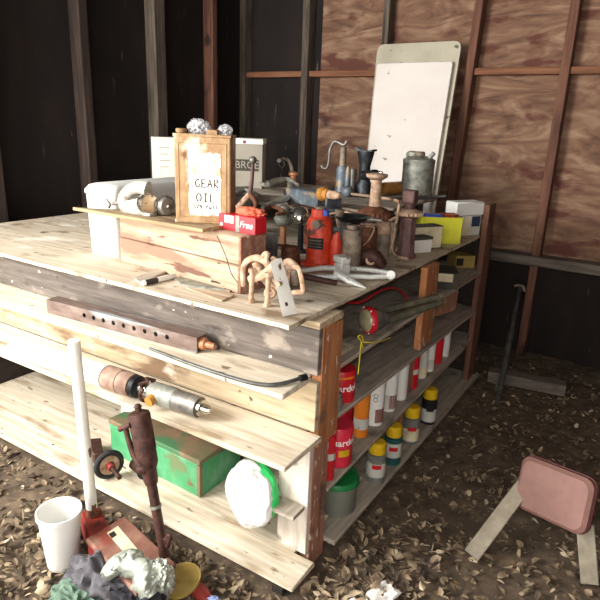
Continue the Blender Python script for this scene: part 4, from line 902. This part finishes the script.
iq = [at(108.5, 534, zl+.0013), at(114, 531, zl+.0013), at(117, 535, zl+.0013), at(112, 538.5, zl+.0013)]
MB().loft([iq, [p+V(0, 0, .0004) for p in iq]]).build('label_print', 'ink', pl_, world=True, flat=True)
# white bucket at left edge
P = at(64, 562, 0); bk = thing('bucket', 'small white plastic bucket on the ground left of the flat red box', 'bucket', P)
h_ = hz(P, 510)
MB().lathe([(.048, 0), (.050, .004), (.064, h_-.016), (.069, h_-.015), (.069, h_), (.065, h_), (.061, h_-.016), (.048, .006), (.001, .006)], n=36, caps=True).build('bucket_wall', 'white', bk)
# cloths, foil
c = at(118, 600, .05); tag(crumple(at(100, 585, .05), (.10, .07, .065), 4, .5, 1.6, 5).build('cloth_heap', 'cloth', ang=60), 'heap of crumpled grey cloth at the near left below the red box', 'cloth')
tag(crumple(at(136, 604, .05), (.085, .055, .055), 6, .5, 1.6, 5).build('black_cloth', 'blackcloth', ang=60), 'crumpled black rag at the foot of the barrel pump', 'rag')
tag(crumple(at(75, 607, .04), (.075, .05, .05), 8, .5, 1.6, 5).build('green_cloth', 'greencloth', ang=60), 'crumpled faded green rag at the near left corner', 'rag')
fb = at(118, 575, .135)
t = MB().tube([at(104, 578, .13), at(116, 566, .145), at(130, 564, .15), at(141, 572, .145), at(146, 586, .12), at(152, 596, .10)], [.016, .030, .034, .034, .032, .024], smooth=8, n=28)
for v in t.bm.verts:
    k = noise.noise(v.co*38)*.012+(1-2*abs(noise.noise(v.co*70)))*.006; v.co += V(k, k*.6, k)
tag(t.build('foil_bag', 'foil', ang=50), 'twisted pale crumpled foil bag arching over the grey cloth', 'foil')
tag(crumple(at(160, 580, .11), (.036, .034, .055), 3, .40, 1.6, 5).build('foil_pouch', 'foil', ang=50), 'upright crumpled silver pouch between foil bag and pump pole', 'foil')
P = at(180, 583, .03); ld = thing('drip_tray', 'round yellow-brown tray tilted beside the foot of the barrel pump', 'tray', P, 0, None, (R(9), R(-8), 0))
MB().lathe([(.062, 0), (.066, .003), (.068, .014), (.064, .014), (.060, .006), (.001, .005)], n=40).build('tray', 'tealab', ld)
P = at(202, 598, .0); t = thing('red_casting', 'dark red painted casting at the near edge below the brown leaves', 'casting', P)
MB().tube([(-.06, .0, .015), (-.02, .0, .022), (.03, -.01, .018), (.07, -.03, .012)], [.018, .024, .022, .014], smooth=4, n=14).build('casting', 'redpaint', t)
P = at(214, 604, .02); tag(crumple(P, (.02, .015, .02), 12, .5, 2, 4).build('blue_wrapper', 'lilac', ang=60), 'small pale blue wrapper on the ground at the near edge', 'wrapper')
sl = at(374, 592, .02); q = [at(350, 600, .018), at(372, 588, .030), at(390, 581, .022), at(402, 592, .020), at(385, 604, .026), at(360, 612, .018)]
mb = MB(); N_ = 12; vv = []
for j in range(N_+1):
    for i in range(N_+1):
        u, v = i/N_, j/N_; p = (at(346, 604, .02)*(1-u)+at(388, 580, .02)*u)*(1-v)+(at(372, 618, .02)*(1-u)+at(404, 592, .02)*u)*v
        vv.append(mb._v(p+V(0, 0, noise.noise(V(u*4, v*4, 0))*.022)))
for j in range(N_):
    for i in range(N_): a = j*(N_+1)+i; mb.face([vv[a], vv[a+1], vv[a+N_+2], vv[a+N_+1]])
o = mb.build('paper_scrap', 'paper', ang=25); so = o.modifiers.new('s', 'SOLIDIFY'); so.thickness = .0008
tag(o, 'creased scrap of pale paper on the dirt right of the shelving corner', 'paper')
# ------------------------------------------------------------------ cans and bottles on the right-hand shelves
SX = -.058
def shelfz(level, y):
    if level == 'C': return .2465+(y-.116)/(1.8-.116)*.044+.0015
    if level == 'D': return .0565
    if level == 'B': return .4905
def onshelf(px, py, level, x=SX):
    q = atx(px, py, x); return V(x, q.y, shelfz(level, q.y))
def bottle(name, label, cat, P, h, r, m, cap=None, lab=None, caph=.025, group=None, sq=1.0, neck=True, capr=.014):
    t = thing(name, label, cat, P, 0, group)
    if neck: prof = [(r*.94, 0), (r, .006), (r, h*.95), (r*.8, h*.975), (capr*.9, h*.985), (capr*.9, h)]
    else: prof = [(r*.96, 0), (r, .004), (r, h-.004), (r*.95, h)]
    MB().lathe(prof, n=28, sy=sq).build('bottle_body' if neck else 'can_body', m, t)
    if cap: MB().lathe([(capr*1.25, h+.0005), (capr*1.25, h+caph*.85), (capr, h+caph)], Matrix(), 20, 1, sq).build('cap', cap, t)
    if lab: MB().lathe([(r+.0006, h*lab[1]), (r+.0006, h*lab[2])], n=28, sy=sq, caps=False).build('label', lab[0], t)
    return t
gB = 'oil bottles on the middle side shelf'
# upper red oil can
P = onshelf(344, 404, 'B')
t = bottle('oil_can', 'bright red oil can with orange band and white lettering on the topmost can shelf', 'can', V(SX, .262, P.z), .125, .048, 'brightred', neck=False)
text('Guardol', .034, 'whiteink', t, Matrix.Translation((0, 0, .066)) @ Euler((0, 0, R(35))).to_matrix().to_4x4() @ face_M((0, -.0482, 0), (0, -1, 0)), wrap=.0482, depth=.0003, bold=.0006)
rg = [[(.0486*math.sin(R(d)), -.0486*math.cos(R(d)), z) for d in range(-30, 12, 6)] for z in (.03, .09)]
MB().loft(rg, closed=False).build('green_patch', 'greenlid', t)
rg = [[(.0486*math.sin(R(d)), -.0486*math.cos(R(d)), z) for d in range(-60, 100, 8)] for z in (.100, .108)]
MB().loft(rg, closed=False).build('orange_band', 'orangelbl', t)
t = thing('glass_jar', 'small cloudy jar beside the corner post in front of the topmost red can', 'jar', V(-.024, .176, .4905))
MB().lathe([(.016, 0), (.018, .004), (.018, .055), (.012, .062)], n=22).build('jar_body', 'clear', t)
MB().lathe([(.014, .0622), (.014, .075)], n=18).build('jar_lid', 'galv', t)
# mid shelf row
zc_ = lambda y: shelfz('C', y)
t = bottle('oil_can', 'pinkish red oil can with white lettering on the middle side shelf by the corner post', 'can', V(SX, .27, zc_(.27)), .150, .050, 'pinkred', neck=False)
text('Guardol', .036, 'whiteink', t, Matrix.Translation((0, 0, .098)) @ Euler((0, 0, R(42))).to_matrix().to_4x4() @ face_M((0, -.0502, 0), (0, -1, 0)), wrap=.0502, depth=.0003, bold=.0006)
rg = [[(.0506*math.sin(R(d)), -.0506*math.cos(R(d)), z) for d in range(30, 80, 6)] for z in (.045, .07)]
MB().loft(rg, closed=False).build('yellow_patch', 'yellow', t)
t = bottle('oil_bottle', 'slim bright red bottle squeezed against the corner post on the middle side shelf', 'bottle', V(-.035, .165, zc_(.165)), .17, .019, 'brightred', 'brightred', ('whitelbl', .45, .6), group=None)
row = [(364, 'orangelbl', 'yellow', ('whitelbl', .18, .40), 'orange bottle with white lower label beside the pinkish red can', .026),
       (377, 'white', None, None, 'white bottle with small circle mark, nearest of the plain white bottles', .034),
       (391, 'white', None, ('whitelbl', .05, .4), 'white bottle with pinkish corner, second of the plain white bottles', .031),
       (402, 'white', None, None, 'plain white bottle just before the red white-banded bottle', .030),
       (413, 'brightred', None, ('whitelbl', .42, .56), 'red bottle with white band between white bottles', .030),
       (423, 'whitelbl', None, ('cream', .05, .35), 'greyish white bottle just behind the red white-banded bottle', .026),
       (430, 'white', None, ('whitelbl', .1, .4), 'small white bottle with dark blue writing before the plain red bottle', .026),
       (438, 'brightred', None, None, 'plain red bottle near the far end of the middle side shelf', .027),
       (445, 'white', None, None, 'farthest white bottle on the middle side shelf', .027)]
ys = {}
for px, m, cap, lab, lbl, r in row:
    y = atx(px, 420-(px-364)*.80, SX).y; ys[px] = y
    t = bottle('oil_bottle', lbl, 'bottle', V(SX-.012, y, zc_(y)), shelfz('B', y)-.002-zc_(y)-.020-(y-.1)*.03, r*1.12, m, cap, lab, group=gB, sq=.95, caph=.014)
    if px == 377:
        MB().torus((r*.5, -r*.93, .115), .008, .0012, (.5, -1, 0)).build('circle_mark', 'blueink', t)
        MB().torus((r*.5, -r*.93, .132), .008, .0012, (.5, -1, 0)).build('circle_mark', 'blueink', t)
    if px in (377, 391):
        rg = [[((r*1.12+.0006)*math.sin(R(d)), -(r*1.12+.0006)*.95*math.cos(R(d)), z) for d in range(30, 96, 8)] for z in (.015, .075)]
        MB().loft(rg, closed=False).build('pink_patch', 'vinyl', t)
# bottom row, yellow tops
gY = 'yellow-capped bottles on the bottom side shelf'
for px, pb, m, lab, lbl in ((376, 472, 'clear', ('whitelbl', .25, .72), 'yellow-capped bottle with white label, nearest the green lidded tub'),
                       (393, 448, 'teal', ('whitelbl', .30, .80), 'yellow-capped dark teal bottle with red lettered label'),
                       (411, 432, 'clear', ('cream', .15, .6), 'yellow-capped bottle with narrow cream label, third from the corner'),
                       (429, 411, 'blackplastic', ('whitelbl', .12, .62), 'yellow-capped dark bottle with white label, farthest of the four')):
    q = atx(px, pb, -.012); y = q.y
    t = bottle('capped_bottle', lbl, 'bottle', V(-.014, y, .0525), .128, .037, m, 'yellow', lab, caph=.046, group=gY, capr=.027)
    rg = [[(.0384*math.sin(R(d)), -.0384*math.cos(R(d)), z) for d in range(0, 64, 8)] for z in (.07, .088)]
    MB().loft(rg, closed=False).build('red_print' if px != 429 else 'dark_print', 'brightred' if px != 429 else 'ink', t)
q = atx(362, 457, SX-.02); t = bottle('capped_bottle', 'yellow bottle mostly hidden behind the green lidded tub', 'bottle', V(-.17, .50, .0565), .155, .045, 'yellow', 'yellow', None, caph=.03, group=gY, capr=.026)
# green-lidded tub
t = thing('lidded_tub', 'cloudy clear tub with a green lid at the near corner of the bottom side shelf', 'tub', (-.06, .285, .0525))
MB().lathe([(.066, 0), (.070, .005), (.074, .115)], n=36).build('tub_body', 'clear', t)
MB().lathe([(.079, .1155), (.079, .128), (.074, .136), (.066, .137), (.064, .133), (.001, .133)], n=36).build('tub_lid', 'greenlid', t)
t = thing('lidded_tub', 'green tub standing close behind the corner post on the bottom side shelf', 'tub', (-.17, .16, .0605))
MB().lathe([(.045, 0), (.050, .12)], n=28).build('tub_body', 'greenlid', t)
# more bottles deeper, dim
for i, y in enumerate((.52, .66, .80, .94, 1.30, 1.45)):
    if i == 0: pass
    bottle('oil_bottle', ['dim red bottle behind the orange bottle', 'dim white bottle behind the plain white bottles', 'dim grey bottle in the second row behind the red white-banded one', 'dim pale bottle in the second row before the faded rear post', 'dim white bottle in the second row past the rear post', 'dim red bottle at the far end of the second row'][i], 'bottle', V(-.16, y, zc_(y)), .17, .03, ['brightred', 'white', 'galv', 'cream', 'white', 'brightred'][i], group=gB)
# carton, printed box on the top side bay
zB = .6803
t, w, H = cbox('dark_carton', 'dark carton with a white paper label at the back of the top side bay', 'box', (431, 288), (457, 290), 272, .16, 'darkcard', z=zB)
MB().box((.004, -.0012, H*.45), (w*.8, -.0001, H*.95)).build('paper_label', 'cream', t, flat=True)
t, w, H = cbox('yellow_carton', 'dull yellow and black printed carton under the far end of the worktop', 'box', (455, 268), (474, 268), 256, .12, 'tealab', z=zB+.0)
MB().box((.004, -.0012, H*.2), (w*.4, -.0001, H*.8)).build('dark_print', 'ink', t, flat=True)
t, w, H = cbox('rusty_box', 'orange-brown rusty box beyond the flanged pipes', 'box', (436, 317), (456, 310), 290, .14, 'orange2', z=.507, rzo=0)
# lamp
lc = at(369, 330, zB); lc = V(-.055, atx(370, 318, -.055).y, zB+.052)
lp = thing('lantern', 'old lantern with round glass lens and red rim lying in the top side bay', 'lamp', V(lc.x, lc.y, zB))
dr = V(-.50, -.86, .05).normalized()
MB().rod(lc, lc+dr*.018, [(0, .050), (.5, .050), (1, .044)], n=32).build('red_rim', 'brightred', lp, world=True)
MB().rod(lc+dr*.0182, lc+dr*.034, [(0, .041), (.5, .036), (.85, .022), (1, .008)], n=32).build('lens', 'glassy', lp, world=True)
MB().rod(lc-dr*.0002, lc-dr*.07, [(0, .044), (.4, .040), (1, .022)], n=28).build('lamp_body', 'steelgrey', lp, world=True)
for i in range(6):
    a = 2*PI*i/6; e1 = dr.cross(V(0, 0, 1)).normalized(); e2 = dr.cross(e1)
    MB().ball(lc+dr*.016+(e1*math.cos(a)+e2*math.sin(a))*.047, .003, n=8).build('rivet', 'whiteink', lp, world=True)
for i, (a, b, l) in enumerate((((384, 309), (437, 296), 'upper of two olive grey pipes lying behind the lantern'), ((386, 321), (437, 303), 'lower of two olive grey pipes lying behind the lantern'))):
    p, q = atx(a[0], a[1], -.10-.03*(1-i)), atx(b[0], b[1], -.10-.03*(1-i)); r = .012+.003*i
    p.z = q.z = zB+r+.0005
    if i == 0: p = at(384, 309, zB+.05); q = at(438, 296, zB+.05); p.z = zB+.0455; q.z = zB+.0455
    else: p = at(386, 321, zB+r); q = at(438, 303, zB+r)
    pi_ = thing('steel_pipe', l, 'pipe', (p+q)/2, 0, 'pipes behind the lantern')
    MB().cyl(p, q, .013 if i == 0 else r).build('pipe', 'pipe', pi_, world=True)
    MB().cyl(q, q+(q-p).normalized()*.02, .018, n=6).build('end_nut', 'pipe', pi_, world=True)
wy = lambda px, py, h=.03: at(px, py, zB+h)
tag(MB().tube([wy(345, 301, .09), wy(352, 303, .08), wy(364, 301, .08), wy(376, 293, .10), wy(390, 288, .10), wy(401, 291, .06), wy(409, 302, .01), wy(411, 306, .004)], .004, smooth=5).build('red_cable', 'brightred'), 'thin red cable arching above the lantern', 'cable')
tag(MB().tube([atx(363, 348, .006), atx(361, 341, .008), atx(358, 337, .006), atx(361, 335, .010), atx(363, 340, .008), atx(361, 344, .008), atx(359.5, 360, .006), atx(358, 374, .005)], .0022, smooth=4, n=7).tube([atx(362, 342, .009), atx(370, 342.5, .02), atx(380, 341.5, .022), atx(390, 338, .012)], .0022, smooth=4, n=7).build('yellow_twine', 'twine'), 'knotted yellow twine hanging from the edge of the top side bay', 'twine')
q = at(345, 355, .507)
# ------------------------------------------------------------------ right side
g0 = at(497, 404, .012); g1 = aty(520, 287, 2.36)
po = thing('steel_pole', 'dark steel pole leaning on the back wall right of the shelving', 'pole', (g0.x, g0.y, 0))
MB().rod(g0, g1, [(0, .009), (.1, .016), (.6, .017), (.62, .013), (1, .013)], n=16).build('pole', 'darkpipe', po, world=True)
MB().tube([g1-V(.03, 0, -.0), g1+V(-.01, -.01, .012), g1+V(.02, -.01, .008), g1+V(.03, -.01, -.02)], .009, smooth=3).build('hook', 'dirtysteel', po, world=True)
a, b = at(440, 376, .03), at(560, 390, .03); a = V(.06, a.y if a.y < 2.2 else 2.15, .03)
a = at(462, 371, .035); b = at(545, 387, .035)
tb_ = (b-a); M = Matrix.Translation(a) @ Euler((0, 0, math.atan2(tb_.y, tb_.x))).to_matrix().to_4x4()
M.translation.x = max(a.x, .03)
tag(MB().box((.04, 0, -.03), (tb_.length, .08, .035), M).build('fallen_timber', 'rail', bev=.004), 'grey squared timber lying on the dirt at the foot of the back wall', 'timber')
a2 = at(455, 408, .02)
# overturned stool
bs = thing('overturned_stool', 'overturned stool with beige wooden leg on the dirt and faded pink vinyl seat', 'stool', at(475, 560, 0))
F0 = at(471, 558, .004); F1 = at(521, 489, .20)
dirv = (F1-F0).normalized(); sd = dirv.cross(V(CAM)-F0).normalized(); nn = sd.cross(dirv).normalized()
hw = .027
def beam(p, q, hw, th, name, m):
    dd = (q-p).normalized(); s1 = dd.cross(V(CAM)-p).normalized(); n1 = s1.cross(dd).normalized()
    return MB().loft([[p+s1*hw, p-s1*hw, p-s1*hw-n1*th, p+s1*hw-n1*th], [q+s1*hw, q-s1*hw, q-s1*hw-n1*th, q+s1*hw-n1*th]]).build(name, m, bs, world=True, bev=.003)
F0 = F0+V(0, 0, .012)
beam(F0, F0+(F1-F0)*1.12, hw, .035, 'leg', 'benchwood')
G0 = at(590, 585, .008); beam(G0, G0+V(-.05, .06, .17), hw, .03, 'leg', 'benchwood')
# seat slab facing camera-left, rounded
sc0 = at(552, 496, .16)+(V(CAM)-at(552, 496, .16)).normalized()*.13; zax = V(-.30, -.80, .25).normalized(); xax = V(1, 0, 0); xax = (xax-zax*xax.dot(zax)).normalized(); yax = zax.cross(xax)
M = Matrix(((xax.x, yax.x, zax.x, sc0.x), (xax.y, yax.y, zax.y, sc0.y), (xax.z, yax.z, zax.z, sc0.z), (0, 0, 0, 1)))
w0 = .125
MB(M).loft([rrect(-w0, -.085, w0, .10, -.018, .035), rrect(-w0, -.085, w0, .10, .0, .035), rrect(-w0+.012, -.073, w0-.012, .088, .012, .03)]).build('seat_pad', 'vinyl', bs, world=True)
MB(M).loft([rrect(-w0-.004, -.089, w0+.004, .104, -.026, .038), rrect(-w0-.004, -.089, w0+.004, .104, -.0185, .038)]).build('seat_board', 'vinyldark', bs, world=True)
# ------------------------------------------------------------------ light
def area(name, loc, target, size, size_y, power, col):
    l = bpy.data.lights.new(name, 'AREA'); l.shape = 'RECTANGLE'; l.size = size; l.size_y = size_y; l.energy = power; l.color = col
    o = bpy.data.objects.new(name, l); C.objects.link(o); o.location = loc
    o.rotation_euler = (Vector(target)-Vector(loc)).to_track_quat('-Z', 'Y').to_euler(); return o
area('doorway_daylight', (-1.8, -1.75, 1.75), (-.5, .5, .7), 1.1, 1.3, 155, (1, .97, .92))
fl_ = bpy.data.lights.new('camera_flash', 'POINT'); fl_.energy = 34; fl_.shadow_soft_size = .03; fl_.color = (1, .98, .95)
fo = bpy.data.objects.new('camera_flash', fl_); C.objects.link(fo); fo.location = CAM+UU*.06-fw*.02
w = bpy.data.worlds.new('world'); bpy.context.scene.world = w; w.use_nodes = True
w.node_tree.nodes['Background'].inputs[0].default_value = (1, .95, .87, 1); w.node_tree.nodes['Background'].inputs[1].default_value = 3.7
vs = bpy.context.scene.view_settings; vs.view_transform = 'Standard'; vs.look = 'None'; vs.exposure = 0; vs.gamma = 1; vs.use_curve_mapping = False
